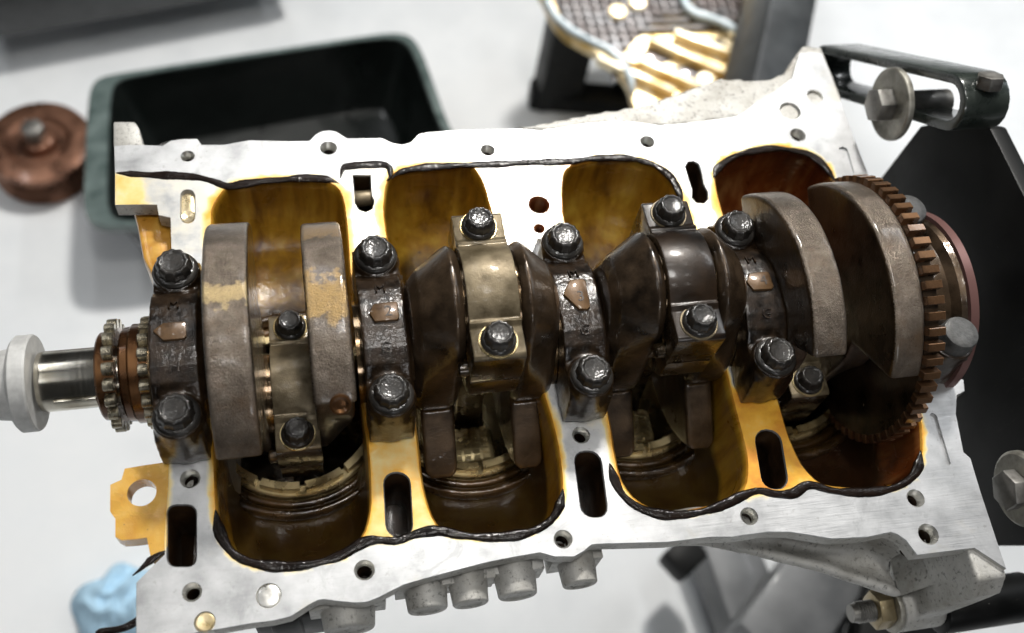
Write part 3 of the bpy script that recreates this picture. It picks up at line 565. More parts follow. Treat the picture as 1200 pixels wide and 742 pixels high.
brass = oily('dull_brass_nut', (0.22, 0.17, 0.09), (0.42, 0.35, 0.22), metal=.8, rough=(.3, .45), bs=.1, coat=.2)
nut = part(B().prism([(sy+p[0], sz+p[1]) for p in hexa(10.5, .3)], 'x', 334.5, 343), 'nut', brass, stud, bevel=.8)
part(B().lathe([(0, 13), (2.6, 13)], 'x', (343.2, sy, sz), 36), 'washer', M['washer'], stud, bevel=.5)
# bosses under the near rail
for j, (x, y, r) in enumerate(D['bosses']):
    b = B().lathe([(-4, r*1.15), (11, r*1.0), (11.8, r*.92), (11.8, r*.62), (11.0, r*.6), (10.8, .01)], 'y', (x, 0, -10.5-r), 32)
    b.v = [(p[0], y+8-p[1], p[2]) for p in b.v]
    b.box(x-r*.35, x+r*.35, y-1, y+15.8+j*.2, -28, -12.1-j*.2); b.box(x-r*1.5, x+r*1.5, y+5+j*.37, y+16+j*.3, -30-j*.4, -12.6-j*.33)
    part(b, 'side_boss', M['cast'], block, bevel=.5)
b = B().box(22, 68, -112, -100, -75, -34); b.box(30, 44, -116, -100, -70, -26)
part(b, 'oil_filter_pad', M['black'], block, bevel=3)
# front wall of the timing chest seen below the far-left corner
b = B().prism([(-28, 108), (-7, 108), (-6, 76), (-9, 60), (-16, 58), (-21, 70), (-24, 90)], 'z', -46, -11.5)
part(b, 'timing_chest_wall', M['amber'], block, bevel=2)
def plate_mesh(out, hs, z0, z1, rim=.4):
    pts = []; edges = []
    for loop in [out]+hs:
        k = len(pts); pts += [Vector(p) for p in loop]; n = len(loop); edges += [(k+i, k+(i+1) % n) for i in range(n)]
    v, e, f, *_ = delaunay_2d_cdt(pts, edges, [], 0, 1e-4); V = np.array([tuple(p) for p in v]); F = np.array([t for t in f if len(t) == 3]); Cn = V[F].mean(1)
    keep = pip(Cn, out)
    for h in hs: keep &= ~pip(Cn, h)
    n = len(V); b = B(); vv = [(x, y, z1) for x, y in V]+[(x, y, z0) for x, y in V]; ff = []
    for t in F[keep]: ff += [tuple(t), tuple(n+i for i in t[::-1])]
    b.add(vv, ff)
    for loop in [out]+hs:
        m = len(loop); b.add([(p[0], p[1], z1) for p in loop]+[(p[0], p[1], z0) for p in loop], [(i, (i+1) % m, m+(i+1) % m, m+i) for i in range(m)])
    return b
hb = D['brhole']
o = part(plate_mesh(densify(D['bracket'], 3), [circ(*hb, n=32)], -10, -.3), 'chain_guide_bracket', M['amber2'], block, 35)
# plugs
for idx, mt in ((15, 'plug'), (18, 'goldplug')):
    h = D['holes'][idx]; part(B().lathe([(-1.3, h[2]*.9), (-.35, h[2]*.9), (0.0, h[2]*.75), (-.25, .01)], 'z', (h[0], h[1], 0), 32, False), 'core_plug', M[mt], block)
h = slots[4]; c5 = np.mean(np.array(h), 0)
part(B().prism([tuple(c5+(np.array(q)-c5)*.93) for q in h], 'z', -8, -2.2), 'slot_floor', M['goldplug'], block, bevel=.5)
part(B().lathe([(-8, 3.5), (-1.4, 3.5), (-.9, 3.0), (-1.6, .01)], 'z', (c5[0]-.2, c5[1]-5.2, 0), 24, False), 'gallery_ball', M['goldplug'], block)
c6 = np.mean(np.array(slots[5]), 0)
part(B().lathe([(0, 4.2), (9, 4.2)], 'x', (c6[0]-4.5, c6[1]-1, -6), 24), 'oil_jet_pipe', M['rod'], block, bevel=.4)
# sealant beads
rngb = random.Random(11)
for p in D['beads']:
    q = spline(p, False, 1.1); n = len(q); q = [a+np.array((0, 1.15 if a[1] < 0 else -.9, -.1)) for a in q]; b = B(); v = []; f = []; m = 12; ph = [rngb.uniform(0, 6) for _ in range(4)]
    for i, a in enumerate(q):
        t = Vector(q[min(i+1, n-1)])-Vector(q[max(i-1, 0)]); t.z = 0; t.normalize(); u = Vector((-t.y, t.x, 0))
        wd = 2.2*(1+.2*math.sin(i*.21+ph[0])+.08*math.sin(i*.53+ph[1])+rngb.uniform(-.05, .05)); ht = .75*(1+.18*math.sin(i*.37+ph[2])+rngb.uniform(-.06, .06))
        tp = min(1, (min(i, n-1-i)+.6)/7); wd *= tp; ht *= tp
        sh = .35*math.sin(i*.13+ph[3])
        for k in range(m):
            th = 2*math.pi*k/m; o_ = u*(wd*math.cos(th)+sh); v.append((a[0]+o_.x, a[1]+o_.y, .1+ht*math.sin(th)-(.25 if abs(math.cos(th)) > .9 else 0)))
    for i in range(n-1):
        for k in range(m): f.append((i*m+k, i*m+(k+1) % m, (i+1)*m+(k+1) % m, (i+1)*m+k))
    f += [tuple(range(m)), tuple(range((n-1)*m, n*m))]
    part(b.add(v, f), 'sealant_bead', M['bead'], block, 180)
part(B().tube(spline(D['strip'], False, 2), 1.7, 10, .12), 'sealant_bead', M['bead'], block, 180, label='loose strip of black sealant hanging off the near left edge')

# ------------------------------------------------------------------ main bearing caps
def cap_mesh():
    b = B(); prof = [(-46, 0), (-46, 8), (-44, 22), (-41, 25), (-27, 26), (-22, 31), (-15, 34.5), (-7, 36.2), (0, 36.6), (7, 36.2), (15, 34.5), (22, 31), (27, 26), (41, 25), (44, 22), (46, 8), (46, 0)]
    inner = [(26*math.cos(a), 26*math.sin(a)) for a in np.linspace(0, math.pi, 20)]
    poly = prof+[(p[0], p[1]) for p in inner]
    b.prism(poly, 'x', -10.4, 10.2)
    for s in (-1, 1):
        b.lathe([(0.3, 11.2), (20, 11.0), (29, 10.5)], 'z', (0, s*36, 0), 28)
    b.prism([(y*.93, z*.93) for y, z in prof[3:14]], 'x', 8, 12)       # shallow shoulder on the rear face
    o = b.obj('main_bearing_cap', M['cap']); soften(o, .8, 6, .3, 6); return o
def bolt_mesh(rf, rh, hh, name, mat):
    b = B(); b.lathe([(0, rf), (1.0, rf), (1.9, rf*.93), (2.4, rh*1.06)], 'z', (0, 0, 0), 36)
    n = 24; pts = []
    for k in range(n):
        r = rh*(1.05 if k % 2 == 0 else .96); pts.append((r*math.cos(2*math.pi*k/n), r*math.sin(2*math.pi*k/n)))
    k0 = len(b.v)
    sc = [(2.0, 1.02), (hh-1.8, 1), (hh-.2, .86), (hh, .78), (hh, .7), (hh-.5, .64)]
    for z, s in sc: b.v += [(p[0]*s, p[1]*s, z) for p in pts]
    for i in range(len(sc)-1):
        for k in range(n): b.f.append((k0+i*n+k, k0+i*n+(k+1) % n, k0+(i+1)*n+(k+1) % n, k0+(i+1)*n+k))
    b.f.append(tuple(k0+(len(sc)-1)*n+k for k in range(n)))
    return b.obj(name, mat, None, 40, .35, 2)
capP = cap_mesh(); boltP = bolt_mesh(9.9, 7.6, 8.2, 'cap_bolt', M['bolt'])
boltP.data.name = 'cap_bolt'
def text_mesh(txt, size, depth, mat, name):
    cu = bpy.data.curves.new('t', 'FONT'); cu.body = txt; cu.size = size*S; cu.extrude = depth*S; cu.align_x = 'CENTER'; cu.align_y = 'CENTER'
    o = bpy.data.objects.new('t', cu); COL.objects.link(o); dg = bpy.context.evaluated_depsgraph_get(); dg.update()
    me = bpy.data.meshes.new_from_object(o.evaluated_get(dg)); bpy.data.objects.remove(o)
    me.name = name; me.materials.clear(); me.materials.append(mat); return me
_b5 = B().lathe([(0, 9.0), (7.6, 8.8), (8.9, 8.3), (9.5, 7.2), (9.6, 5), (9.5, .01)], 'z', (0, 0, 0), 36, False).obj('cap_bolt', oily('dull_grey_bolt', (0.03, 0.03, 0.03), (0.10, 0.10, 0.097), metal=.1, rough=(.5, .65), lump=300, bs=.5, coat=.15), None, 40)
bolt5 = _b5.data; bpy.data.objects.remove(_b5)
MX = [1, 91.5, 182.5, 272, 365]
pads = [([(-5, -3), (-8.5, 1), (-4, 4.6), (4.8, 4.6), (5.6, 3.6), (5.6, -3), (4.6, -4), (-4, -4)], (0, 0), ''),
        ([(-5.2, -4.5), (-7.2, 0), (-5, 4.5), (5.2, 5), (6, 4), (6, -3.4), (5, -4.6)], (1, 1), '2'),
        ([(-6.5, 1), (-5.5, 3), (-2, 8.5), (4.5, 8.5), (5.5, 7), (5, -6.5), (3.5, -8), (-.5, -7.5)], (-1, 1.5), '3'),
        ([(-5, -4.6), (-7.2, 0), (-4.6, 4.8), (4.5, 5), (5.5, 4), (5.7, -3.6), (4.5, -5)], (0.5, 1), '4')]
capnames = ['first cap from the timing sprockets, its pad bare', 'cap with the pad stamped 2', 'cap with the pad stamped 3', 'cap with the pad stamped 4', 'rearmost cap behind the toothed wheel']
for i, x in enumerate(MX):
    c = capP if i == 0 else capP.copy()
    if i: COL.objects.link(c)
    c.location = Vector((x, 0, .02))*S; c['label'] = capnames[i]; child(c, block)
    for k, s in enumerate((1, -1)):
        o = boltP if (i == 0 and k == 0) else boltP.copy()
        if o is not boltP: COL.objects.link(o)
        o.location = Vector((0, s*36, 28.8))*S; o.rotation_euler = (0, 0, random.uniform(0, 1)); o.parent = c
        if i == 4: o.data = bolt5
    if i < 4:
        pp, (ox, oy), ch = pads[i]
        o = B().prism([(p[0]+ox, p[1]+oy) for p in pp], 'z', 33.5, 37.9).obj('number_pad', M['pad'], None, 30, .6); o.parent = c
        if ch:
            me = text_mesh(ch, 7.5, .12, M['ink'], 'stamped_number'); o = bpy.data.objects.new('stamped_number', me); COL.objects.link(o)
            o.parent = c; o.location = Vector((ox+1.4, oy+(0 if i != 2 else -1), 37.95))*S
        for txt, yy, zz, rx in (('G', -15.5, 34.7, .36), ('M', 14.5, 34.9, -.36)):
            if i == 0 and txt == 'G': txt = 'H'
            me = text_mesh(txt, 7, .7, M['cap'], 'cast_letter'); o = bpy.data.objects.new('cast_letter', me); COL.objects.link(o)
            o.parent = c; o.location = Vector((0, yy, zz))*S; o.rotation_euler = (rx, 0, 0)

# ================================================================== CRANKSHAFT
crank = empty('crankshaft', (170, 0, 0), 'oily forged crankshaft lying along the open block, with sprockets and a toothed wheel', 'crankshaft')
def web_mesh(up, w, rsec, mat, chamf, a_lo, a_hi, name='counterweight'):
    """crank web seen end-on: lobe round the pin on one side, fan-shaped counterweight on the other. up=+1: pin at +z.
       chamf: +1 lobe bevelled towards +x, -1 towards -x"""
    N = 120; ei = 1.2 if up < 0 else 3.4
    xs = np.array([-w/2, -w/2+ei, -w*.3, -w*.14, 0, w*.14, w*.3, w/2-ei, w/2]); b = B(); rings = []
    for x in xs:
        t = (x*chamf/w+.5)                       # 0 at pin side .. 1 at outer side
        u_ = max(0, t-.22); rp = 27.3-13*u_; zc = 40-7*u_; e = (1.2 if up < 0 else 3.2) if abs(x) > w/2-.5 else 0
        circs = [(zc*(k/8), (rp*(k/8)+30*(1-k/8))) for k in range(9)]
        ring = []
        for k in range(N):
            th = 2*math.pi*k/N                   # from pin direction
            r = 0
            for zc_, rc in circs:
                dd = rc*rc-(zc_*math.sin(th))**2
                if dd >= 0: r = max(r, zc_*math.cos(th)+math.sqrt(dd))
            deg = math.degrees(th); q = deg-180   # relative to the counterweight centre
            if a_lo < q < a_hi: r = rsec
            r -= e
            lg = max(0., min(1., (78-abs(q))/20)) if up > 0 else 0.; lg = lg*lg*(3-2*lg)
            ring.append((x*(1-.3*lg)-chamf*1.5*lg, r*math.sin(th)*up, r*math.cos(th)*up))
        rings.append(ring)
    v = sum(rings, []); f = [tuple(range(N)), tuple(range((len(xs)-1)*N, len(xs)*N))]
    for i in range(len(xs)-1):
        for k in range(N): f.append((i*N+k, i*N+(k+1) % N, (i+1)*N+(k+1) % N, (i+1)*N+k))
    b.add(v, f)
    o = b.obj(name, mat); soften(o, .9, 3 if up < 0 else 7, .5, 16); return o
def webpos(o, x): o.location = Vector((x, 0, 0))*S; child(o, crank)
def oil_sides(o):
    o.data.materials.append(M['web'])
    for p in o.data.polygons:
        if abs(p.normal.x) > .8: p.material_index = 1
    return o
webpos(oil_sides(web_mesh(-1, 19, 66, M['forged_a'], -1, -66, 70)), 26)
webpos(oil_sides(web_mesh(-1, 18, 63.5, M['forged_b'], 1, -48, 66)), 67)
webpos(oil_sides(web_mesh(-1, 17, 64, M['forged'], -1, -48, 66)), 290.5)
webpos(oil_sides(web_mesh(-1, 15.5, 67, M['forged'], 1, -60, 72)), 328.5)
wl = web_mesh(1, 22, 64, M['web'], -1, -62, 62); wr = web_mesh(1, 20, 64, M['web'], 1, -62, 62)
for i, x in enumerate((114, 204)):
    a = wl if i == 0 else wl.copy(); c = wr if i == 0 else wr.copy()
    if i: COL.objects.link(a); COL.objects.link(c)
    webpos(a, x+(0 if i == 0 else .5)); webpos(c, x+46)
M['journal'] = oily('oily_journal', (0.10, 0.06, 0.03), (0.35, 0.24, 0.13), metal=.9, rough=(.12, .25), bs=.05)
for x in MX: part(B().lathe([(-13, 25.6), (13, 25.6)], 'x', (x, 0, 0), 48), 'main_journal', M['journal'], crank)
for x, s in ((46.5, -1), (137, 1), (227, 1), (310, -1)): part(B().lathe([(-13, 22), (13, 22)], 'x', (x, 0, 40*s), 40), 'crankpin', M['journal'], crank)
# oil plug in the second counterweight
part(B().lathe([(0, 4.6), (1.6, 4.6), (1.9, 3.6), (1.2, 2.2), (1.6, .01)], 'z', (0, 0, 0), 24, False).xf(Matrix.Translation((69, -44.5, 44.5)) @ Matrix.Rotation(math.radians(45), 4, 'X')), 'oil_plug', M['hub'], crank)
# nose end
part(B().lathe([(-62, 13.4), (-60, 13.8), (-24, 13.8)], 'x', (0, 0, 0), 64), 'snout', M['steel'], crank)
part(B().box(-10, 8, -2.4, 2.4, -.4, 1.5).xf(Matrix.Translation((-45, 0, 0)) @ Matrix.Rotation(math.radians(74), 4, 'X') @ Matrix.Translation((0, 0, 13.4))), 'key', M['steel'], crank, bevel=.2)
part(B().lathe([(-73, 12), (-72, 20.4), (-70.5, 22), (-64.5, 22), (-63.6, 21.4), (-63.5, 13)], 'x', (0, 0, 0), 64), 'collar', M['collar'], crank, 25)
part(B().lathe([(-96, 13), (-82, 14), (-80, 15.5), (-73.2, 16.5)], 'x', (0, 0, 0), 48), 'nose_bolt', M['collar'], crank, 25)
part(B().lathe([(-35.8, 15), (-35.6, 19.5), (-34.8, 20.2), (-31.5, 20.2)], 'x', (0, 0, 0), 64), 'spacer_ring', M['hub'], crank, 25)
part(B().lathe([(-25.4, 20.5), (-24.4, 21.6), (-21.6, 21.9), (-20.6, 22.9), (-16.5, 22.9)], 'x', (0, 0, 0), 64), 'hub', M['hub'], crank, 25)
part(B().lathe([(-11.8, 23.6), (-9.9, 23.8)], 'x', (0, 0, 0), 64), 'thrust_ring', M['hub'], crank)
def tooth(pitch_r, h, w0, w1, x0, x1, name, mat):
    return B().prism([(-w0/2, pitch_r-.4), (-w0*.45, pitch_r+h*.35), (-w1/2, pitch_r+h*.8), (-w1*.25, pitch_r+h), (w1*.25, pitch_r+h), (w1/2, pitch_r+h*.8), (w0*.45, pitch_r+h*.35), (w0/2, pitch_r-.4)], 'x', x0, x1).obj(name, mat, None, 30, .3, 1)
for xa, xb, ph in ((-31.3, -26.8, 0), (-16.4, -11.9, .09)):
    g = part(B().lathe([(xa, 15), (xa, 21.7), (xb, 21.7), (xb, 15)], 'x', (0, 0, 0), 64), 'timing_sprocket', M['hub'], crank, 25)
    t0 = tooth(21.6, 4.4, 6.2, 4.3, xa, xb, 'tooth', M['tooth'])
    for k in range(20):
        o = t0 if k == 0 else t0.copy()
        if k: COL.objects.link(o)
        o.rotation_euler = (2*math.pi*k/20+ph, 0, 0); o.location = -abs_loc(g) if False else (0, 0, 0); o.parent = g; o.location = Vector((0, 0, 0))-abs_loc(g)
# trigger wheel
g = part(B().lathe([(336.5, 40), (336.5, 65.6), (343.5, 65.6), (343.5, 40)], 'x', (0, 0, 0), 120), 'trigger_wheel', M['web'], crank, 25)
t0 = B().prism([(-2.1, 65.3), (-1.9, 69.9), (1.9, 69.9), (2.1, 65.3)], 'x', 335.8, 344.5).obj('tooth', M['trig'], None, 30, .25, 1)
for k in range(58):
    o = t0 if k == 0 else t0.copy()
    if k: COL.objects.link(o)
    o.rotation_euler = (2*math.pi*(k+.3)/60+math.pi*.9, 0, 0); o.parent = g; o.location = Vector((0, 0, 0))-abs_loc(g)
part(B().lathe([(344.5, 30), (344.5, 44), (352, 44), (366, 42), (369, 46), (372.5, 47)], 'x', (0, 0, 0), 72), 'rear_flange', M['web'], crank, 25)
part(B().lathe([(371.5, 44), (372, 49), (376.4, 49), (376.6, 44)], 'x', (0, 0, 0), 96), 'seal_ring', M['seal'], crank, 25)

# ================================================================== RODS AND PISTONS
boltR = bolt_mesh(7.8, 6.3, 7.8, 'rod_bolt', M['bolt'])
def rod(i, x, pz, w, matcap, label):
    up = 1
    t = empty('connecting_rod', (x, 0, pz-40), label, 'connecting rod', 'connecting rods on the crankshaft')
    prof = [(-37, -4), (-37, 17), (-35.5, 18.5), (-22.5, 18.5), (-20.5, 20.5)]+[(27.2*math.sin(a), 27.2*math.cos(a)) for a in np.radians(np.linspace(-44, 44, 15))]+[(20.5, 20.5), (22.5, 18.5), (35.5, 18.5), (37, 17), (37, -4)]
    inner = [(22.3*math.cos(a), max(22.3*math.sin(a), -4)) for a in np.linspace(-.05, math.pi+.05, 22)]
    b = B().prism([(p[0], pz+p[1]) for p in prof+inner], 'x', -w/2, w/2)
    b.v = [(p[0]+x, p[1], p[2]) for p in b.v]
    cp = part(b, 'rod_cap', matcap, t, 35, .7)
    cp.data.materials.append(M['rod_side'])
    for p in cp.data.polygons:
        if abs(p.normal.y) > .85 or abs(p.normal.x) > .85: p.material_index = 1
    for s in (1, -1):
        part(B().lathe([(0, 8.7), (.5, 8.4)], 'z', (x, s*29, pz+18.5), 32), 'bolt_seat', M['rod'] if matcap is not M['rod'] else M['liner'], cp)
        o = boltR.copy() if not (i == 0 and s == 1) else boltR
        if o is not boltR: COL.objects.link(o)
        o.parent = cp; o.location = Vector((x, s*29, pz+19.0))*S-abs_loc(cp); o.rotation_euler = (0, 0, random.uniform(0, 1))
    # rod half of the big end with its shoulders, then the beam
    b = B(); lo = [(-37, -4.6), (-37, -17), (-30, -26), (-14, -34), (14, -34), (30, -26), (37, -17), (37, -4.6)]
    inner = [(22.3*math.cos(a), min(22.3*math.sin(a), -4.6)) for a in np.linspace(-.05, -math.pi+.05, 22)]
    b.prism([(p[0], pz+p[1]) for p in lo+inner], 'x', -w/2+.6, w/2-.6)
    b.prism([(-14, pz-33), (-9, pz-80), (-13, pz-118), (13, pz-118), (9, pz-80), (14, pz-33)], 'x', -w*.3, w*.3)
    b.lathe([(-w*.42, 15), (w*.42, 15)], 'x', (0, 0, pz-128), 32)
    b.v = [(p[0]+x, p[1], p[2]) for p in b.v]
    body = part(b, 'rod_body', M['rod_side'], t, 30, 1.0)
    for k in range(2):
        part(B().lathe([(0, 3.4), (3.6, 3.4), (4.4, 2.2)], 'x', (0, 0, 0), 20).xf(Matrix.Translation((x-w/2-.2, -31+k*6, pz-2-k*12)) @ Matrix.Rotation(math.pi, 4, 'Z')), 'locating_knob', M['rod_side'], body)
    return t
rod(0, 48.5, -40, 21.5, M['rod'], 'connecting rod nearest the timing sprockets, low between two grey counterweights')
rod(1, 137, 40, 23, M['rod'], 'raised connecting rod with pale golden strap between caps 2 and 3')
rod(2, 227, 40, 22.5, M['rod_dark'], 'raised connecting rod with black oil-burnt strap between caps 3 and 4')
rod(3, 311, -40, 21.5, M['rod'], 'connecting rod low beside the toothed wheel, half hidden behind cap 4')
for x, lab in ((137, 'piston at the bottom of its bore under the golden-strapped rod'), (227, 'piston at the bottom of its bore under the black-strapped rod')):
    t = empty('piston', (x, 0, -110), lab, 'piston', 'pistons')
    b = B().lathe([(-68, 37.5), (-64, 38.3), (-63.4, 39.6), (-64.5, 40.1), (-118, 40.1)], 'z', (x, 0, 0), 72, False)
    b.lathe([(-68, 37.5), (-96, 36), (-97, .01)], 'z', (x, 0, 0), 72, False)
    part(b, 'skirt', M['liner'], t, 35)
    part(B().box(x-13, x+13, -34, -14, -98, -72), 'pin_boss', M['liner'], t, bevel=3)
    b = B()
    for i in range(4):
        for j in range(6): b.box(x-9+i*5, x-9+i*5+3.4, -33+j*3.2, -33+j*3.2+2, -72.2, -71.2)
    part(b, 'cast_mark_grid', M['liner'], t)

# ================================================================== ENGINE STAND
stand = empty('engine_stand', (640, 60, FZ), 'black steel engine stand holding the block by its rear flange', 'engine stand')
part(B().prism(D['plate'], 'x', 424, 434), 'head_plate', M['black'], stand, bevel=1.2)
part(B().lathe([(434, 45), (700, 45)], 'x', (0, 20, -40), 40), 'pivot_tube', M['black'], stand)
(ay, az), (by, bz) = D['arm']; L = math.hypot(by-ay, bz-az); ang = math.atan2(bz-az, by-ay)
def stadium(L0, L1, r, n=10): return [(L1+r*math.cos(a), r*math.sin(a)) for a in np.linspace(-math.pi/2, math.pi/2, n)]+[(L0+r*math.cos(a), r*math.sin(a)) for a in np.linspace(math.pi/2, 3*math.pi/2, n)]
def slotted(L0, L1, r0, r1, x0, x1):
    o_ = stadium(L0, L1, r0); i_ = stadium(L0, L1, r1); n = len(o_); b = B()
    v = [(x, p[0], p[1]) for x in (x0, x1) for p in o_]+[(x, p[0], p[1]) for x in (x0, x1) for p in i_]; f = []
    for k in range(n):
        k2 = (k+1) % n
        f += [(k, k2, n+k2, n+k), (2*n+k, 3*n+k, 3*n+k2, 2*n+k2), (k, 2*n+k, 2*n+k2, k2), (n+k, n+k2, 3*n+k2, 3*n+k)]
    return b.add(v, f)
b = slotted(-30, L-4, 15, 9.5, 395, 421).xf(Matrix.Translation((0, ay, az)) @ Matrix.Rotation(ang, 4, 'X'))
arm = part(b, 'mounting_arm', M['armpaint'], stand, bevel=1.2)
part(B().prism(hexa(7), 'z', 0, 7).xf(Matrix.Translation((408, by-1, bz+12)) @ Matrix.Rotation(-.5, 4, 'X')), 'lock_bolt', M['greybolt'], arm, bevel=.6)
wy, wz = D['armbolt']
part(B().lathe([(387.0, 7), (387.0, 19.4), (387.8, 20.4), (391, 20.4), (391, 7)], 'x', (0, wy, wz), 48), 'washer', M['washer'], arm, bevel=.4)
part(B().prism([(wy+p[0], wz+p[1]) for p in hexa(9.8, .2)], 'x', 377.5, 387.3).lathe([(391, 7.2), (424, 7.2)], 'x', (0, wy, wz), 32), 'bolt', M['greybolt'], arm, bevel=.8)
# lower arm
y2, z2 = D['washer2']
arm2 = part(B().box(394, 424, -26, 60, -12, 12).xf(Matrix.Translation((0, y2-50, z2-20)) @ Matrix.Rotation(.5, 4, 'X')), 'mounting_arm', M['black'], stand, bevel=5)
part(B().lathe([(388, 8), (388, 17), (389, 18.5), (392, 18.5), (392, 8)], 'x', (0, y2, z2), 48), 'washer', M['washer'], arm2, bevel=.4)
part(B().prism([(y2+p[0], z2+p[1]) for p in hexa(10, .5)], 'x', 381, 388), 'bolt', M['greybolt'], arm2, bevel=.8)
py, pz = D['stub']
part(B().lathe([(370, 10), (371, 13), (424, 13)], 'x', (0, py-4, pz-16), 36), 'spacer_sleeve', M['black'], arm2, bevel=.8)
def beam(p0, p1, w, h, up=(0, 0, 1)):
    a = Vector(p0); d = Vector(p1)-a; L = d.length; d.normalize(); u = Vector(up); s = d.cross(u).normalized(); u = s.cross(d)
    b = B().box(0, L, -w/2, w/2, -h/2, h/2)
    return b.xf(Matrix.Translation(a) @ Matrix((( d.x, s.x, u.x, 0), (d.y, s.y, u.y, 0), (d.z, s.z, u.z, 0), (0, 0, 0, 1))))
for (p0, p1), w_, h_, mt in zip(D['legs'], (62, 78, 30, 80), (60, 60, 60, 40), ('midgrey', 'midgrey', 'darkgrey', 'black')):
    part(beam(p0, p1, w_, h_), 'leg', M[mt], stand, bevel=4)
part(beam((680, 20, -60), (680, 40, FZ+60), 80, 80, (1, 0, 0)), 'mast', M['darkgrey'], stand, bevel=4)
p0, p1 = D['caster']
c_ = part(beam(p0, p1, 34, 34), 'leg_stop', M['black'], stand, bevel=6)

# ================================================================== THINGS ON THE FLOOR
# drain tray
rim = resample(spline(D['tray'], True, 12), 120)
for _ in range(10): rim = rim*.5+(np.roll(rim, 1, 0)+np.roll(rim, -1, 0))*.25
c = rim.mean(0)
hwx = (rim[:, 0].max()-rim[:, 0].min())/2
def ring(sc, z): return [(c[0]+(p[0]-c[0])*sc+(15*max(0, (c[0]-p[0])/hwx)**3 if sc < .97 else 0), c[1]+(p[1]-c[1])*sc, z) for p in rim]  # rim widened on the left to stand for the sidelit inner wall
zr = FZ+120; rings = [ring(1.0, zr-10), ring(1.0, zr-2), ring(.99, zr), ring(.945, zr), ring(.935, zr-5), ring(.82, FZ+10), ring(.80, FZ+5)]
n = 120; v = sum(rings, []); f = [(r*n+k, r*n+(k+1) % n, (r+1)*n+(k+1) % n, (r+1)*n+k) for r in range(len(rings)-1) for k in range(n)]+[tuple(range((len(rings)-1)*n, len(rings)*n))]
outer = [ring(1.0, zr-10), ring(.95, zr-10), ring(.84, FZ+1)]; k0 = len(v); v += sum(outer, []); f += [(k0+r*n+k, k0+r*n+(k+1) % n, k0+(r+1)*n+(k+1) % n, k0+(r+1)*n+k) for r in range(2) for k in range(n)]
tray = tag(me_obj('drain_tray', v, f, M['tray'], smooth=50, org=(c[0], c[1], FZ)), 'large black plastic drain tray on the pale floor behind the block', 'drain tray')
M['trayrim'] = oily('tray_edge_painted_light', (0.06, 0.088, 0.083), (0.17, 0.22, 0.21), metal=0, rough=(.25, .4), lump=20, fine=200, bs=.05, coat=.5)  # pale rim; its tone also paints in light on the left wall
n = 120; b = B(); v = []
for sc_, z_ in ((1.008, zr-9), (1.008, zr), (1.002, zr+2.5), (.955, zr+2.5), (.95, zr+.6)): v += ring(sc_, z_)
b.add(v, [(q*n+k, q*n+(k+1) % n, (q+1)*n+(k+1) % n, (q+1)*n+k) for q in range(4) for k in range(n)])
o = b.obj('rim', M['trayrim'], None, 40); o.location = -Vector((c[0], c[1], FZ))*S; o.parent = tray
# rusty pulley
px, py_, pz_ = D['pulley']
pul = empty('crank_pulley', (px, py_, FZ), 'rusty brown grooved pulley lying on the floor left of the black tray', 'pulley')
part(B().lathe([(0, 60), (6, 66), (12, 62), (18, 66), (24, 62), (30, 66), (36, 62), (44, 66), (50, 64), (52, 55), (52, 40), (47, 34), (47, 22)], 'z', (px, py_, FZ), 64), 'rim', M['rust'], pul)
part(B().lathe([(40, 22), (60, 22), (62, 19), (62, 10)], 'z', (px, py_, FZ), 40), 'hub', M['rust'], pul)
part(B().prism([(px+p[0], py_+p[1]) for p in hexa(14)], 'z', FZ+55, FZ+80), 'hub_bolt', M['greybolt'], pul, bevel=1.5)
# steel rail
tag(beam(D['beam'][0], D['beam'][1], 90, 90).obj('steel_rail', M['darkgrey'], None, 30, 4), 'dark grey steel rail crossing the top left corner', 'steel rail')
# stool with an oily cover on it
s0, s1, s2 = D['stool']
stool = empty('black_stool', (s0[0]+60, s0[1], FZ), 'black stool with a thick leg carrying the oil-stained cover', 'stool')
part(B().box(s0[0]-32, s0[0]+32, s0[1]-25, s0[1]+25, FZ, FZ+215), 'leg', M['black'], stool, bevel=6)
part(beam((s0[0]-40, s0[1], FZ+16), (s1[0]+90, s1[1]-10, FZ+16), 40, 30), 'foot_rail', M['black'], stool, bevel=5)
part(beam((s1[0]+30, s1[1], FZ+16), (s1[0]-50, s1[1]+140, FZ+205), 26, 24), 'brace', M['black'], stool, bevel=4)
part(B().box(s2[0]+20, s2[0]+70, s0[1]+190, s0[1]+240, FZ, FZ+215), 'leg', M['black'], stool, bevel=6)
pan = D['pan']; pc = np.mean(np.array(pan), 0); zp = FZ+230
cov = empty('timing_cover', (pc[0], pc[1], FZ+216), 'oil-stained ribbed engine cover with blue-grey sealant edge, on the stool', 'engine cover')
sp = resample(spline(pan, True, 10), 90); inn = pc+(sp-pc)*.9
b = B(); n = 90; v = []
for z, q in ((FZ+217, sp), (zp, sp), (zp, inn), (zp-9, inn)): v += [(p[0], p[1], z) for p in q]
f = [(r*n+k, r*n+(k+1) % n, (r+1)*n+(k+1) % n, (r+1)*n+k) for r in range(3) for k in range(n)]+[tuple(range(3*n, 4*n)), tuple(range(n))]
part(b.add(v, f), 'shell', M['golden'], cov)
part(B().tube([(p[0], p[1], zp+3) for p in D['gasket1']], 5, 10, .15), 'sealant_edge', M['gasket'], cov, 180)
mn = inn.min(0); mx = inn.max(0)
def inside(x, y): return bool(pip(np.array([[x, y]]), inn)[0])
dark = [np.array(q) for q in D['darkpan']]
def clipped(x, y): return inside(x, y) and any(bool(pip(np.array([[x, y]]), q)[0]) for q in dark)
b = B()
for k in range(22):
    x = mn[0]+(mx[0]-mn[0])*(k+.5)/22
    ys = [y for y in np.linspace(mn[1], mx[1], 60) if clipped(x, y)]
    if len(ys) > 2: b.box(x-2, x+2, min(ys), max(ys), zp-9, zp-1)
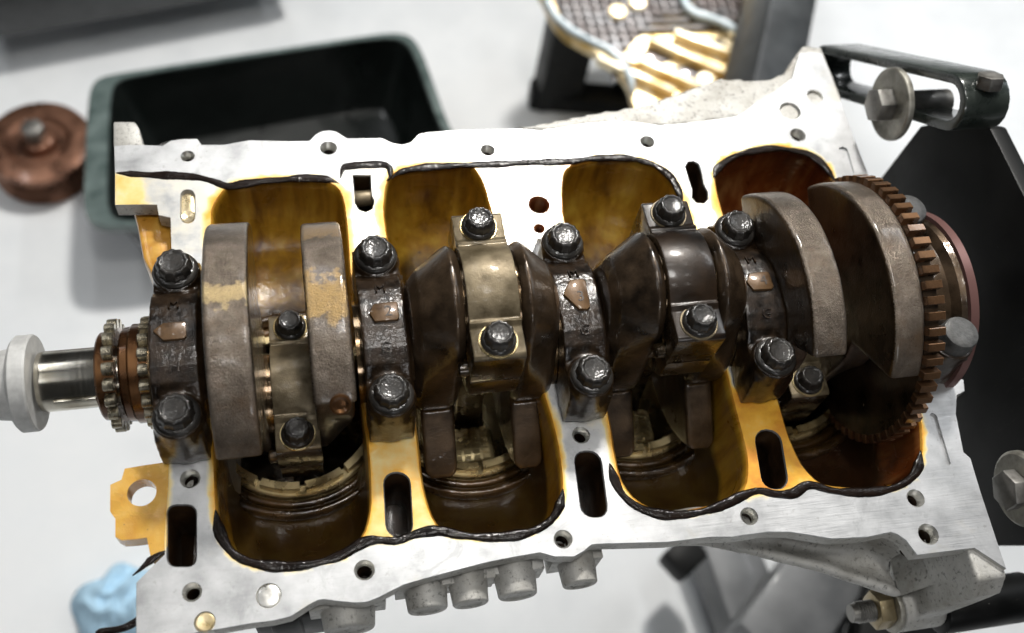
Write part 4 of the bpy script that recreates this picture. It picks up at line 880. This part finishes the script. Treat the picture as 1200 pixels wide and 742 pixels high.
for k in range(22):
    y = mn[1]+(mx[1]-mn[1])*(k+.5)/22
    xs_ = [x for x in np.linspace(mn[0], mx[0], 60) if clipped(x, y)]
    if len(xs_) > 2: b.box(min(xs_), max(xs_), y-2, y+2, zp-9, zp-2)
part(b, 'rib_grid', M['browngrid'], cov)
for q in dark: part(B().prism([tuple(z_) for z_ in q], 'z', zp-8.9, zp-8), 'oil_baffle', M['browngrid'], cov)
part(B().tube(spline([(*z_, zp+2) for z_ in D['gasket2']], False, 8), 6, 10, .12), 'sealant_edge', M['gasket'], cov, 180)
for a_, b_ in D['ribs'][:4]: part(beam((*a_, zp-2), (*b_, zp-2), 8, 14), 'stiffening_rib', M['golden'], cov, bevel=1.5)
for q in D['openings']: part(B().prism([tuple(z_) for z_ in q], 'z', zp-8.7, zp-7.6), 'oil_opening', M['browngrid'], cov, bevel=1)
random.seed(3)
for k in range(5):
    x, y = random.uniform(mn[0]+30, mx[0]-30), random.uniform(mn[1]+20, mx[1]-30)
    if inside(x, y): part(B().lathe([(zp-9, 13), (zp+4, 11), (zp+4, 5)], 'z', (x, y, 0), 20), 'boss', M['golden'], cov, bevel=.8)
# post
tag(beam(D['post'][0], D['post'][1], 62, 62, (0.25, -.5, 1)).obj('steel_post', M['darkgrey'], None, 30, 4), 'grey square steel post standing right of the oil-stained cover', 'steel post')
# blue tissue
from mathutils import noise as mnoise
rx, ry, rz = D['rag']; v = []; f = []; G_ = 44
for j in range(G_+1):
    for i in range(G_+1):
        x, y = i/G_*2-1, j/G_*2-1; k = max(abs(x), abs(y)); rr = math.hypot(x, y) or 1e-6; x, y = x*k/rr, y*k/rr     # square grid to disc
        a = math.atan2(y, x); edge = 1+.16*math.sin(2*a+1)+.10*math.sin(5*a)
        p = Vector((x*1.15, y*1.15, 3.1)); rid = 1-abs(mnoise.noise(p*1.3))*1.9; rid2 = 1-abs(mnoise.noise(p*2.9+Vector((4, 1, 0))))*2.2
        h = (1-k**3)*(24+20*rid+2.5*rid2)
        v.append((rx+x*40*edge+2*rid2, ry+y*46*edge, FZ+1.5+max(0, h)))
for j in range(G_):
    for i in range(G_): f.append((j*(G_+1)+i, j*(G_+1)+i+1, (j+1)*(G_+1)+i+1, (j+1)*(G_+1)+i))
tag(me_obj('tissue', v, f, M['blue'], smooth=180, org=(rx, ry, FZ)), 'crumpled blue tissue on the floor below the near left corner', 'tissue')
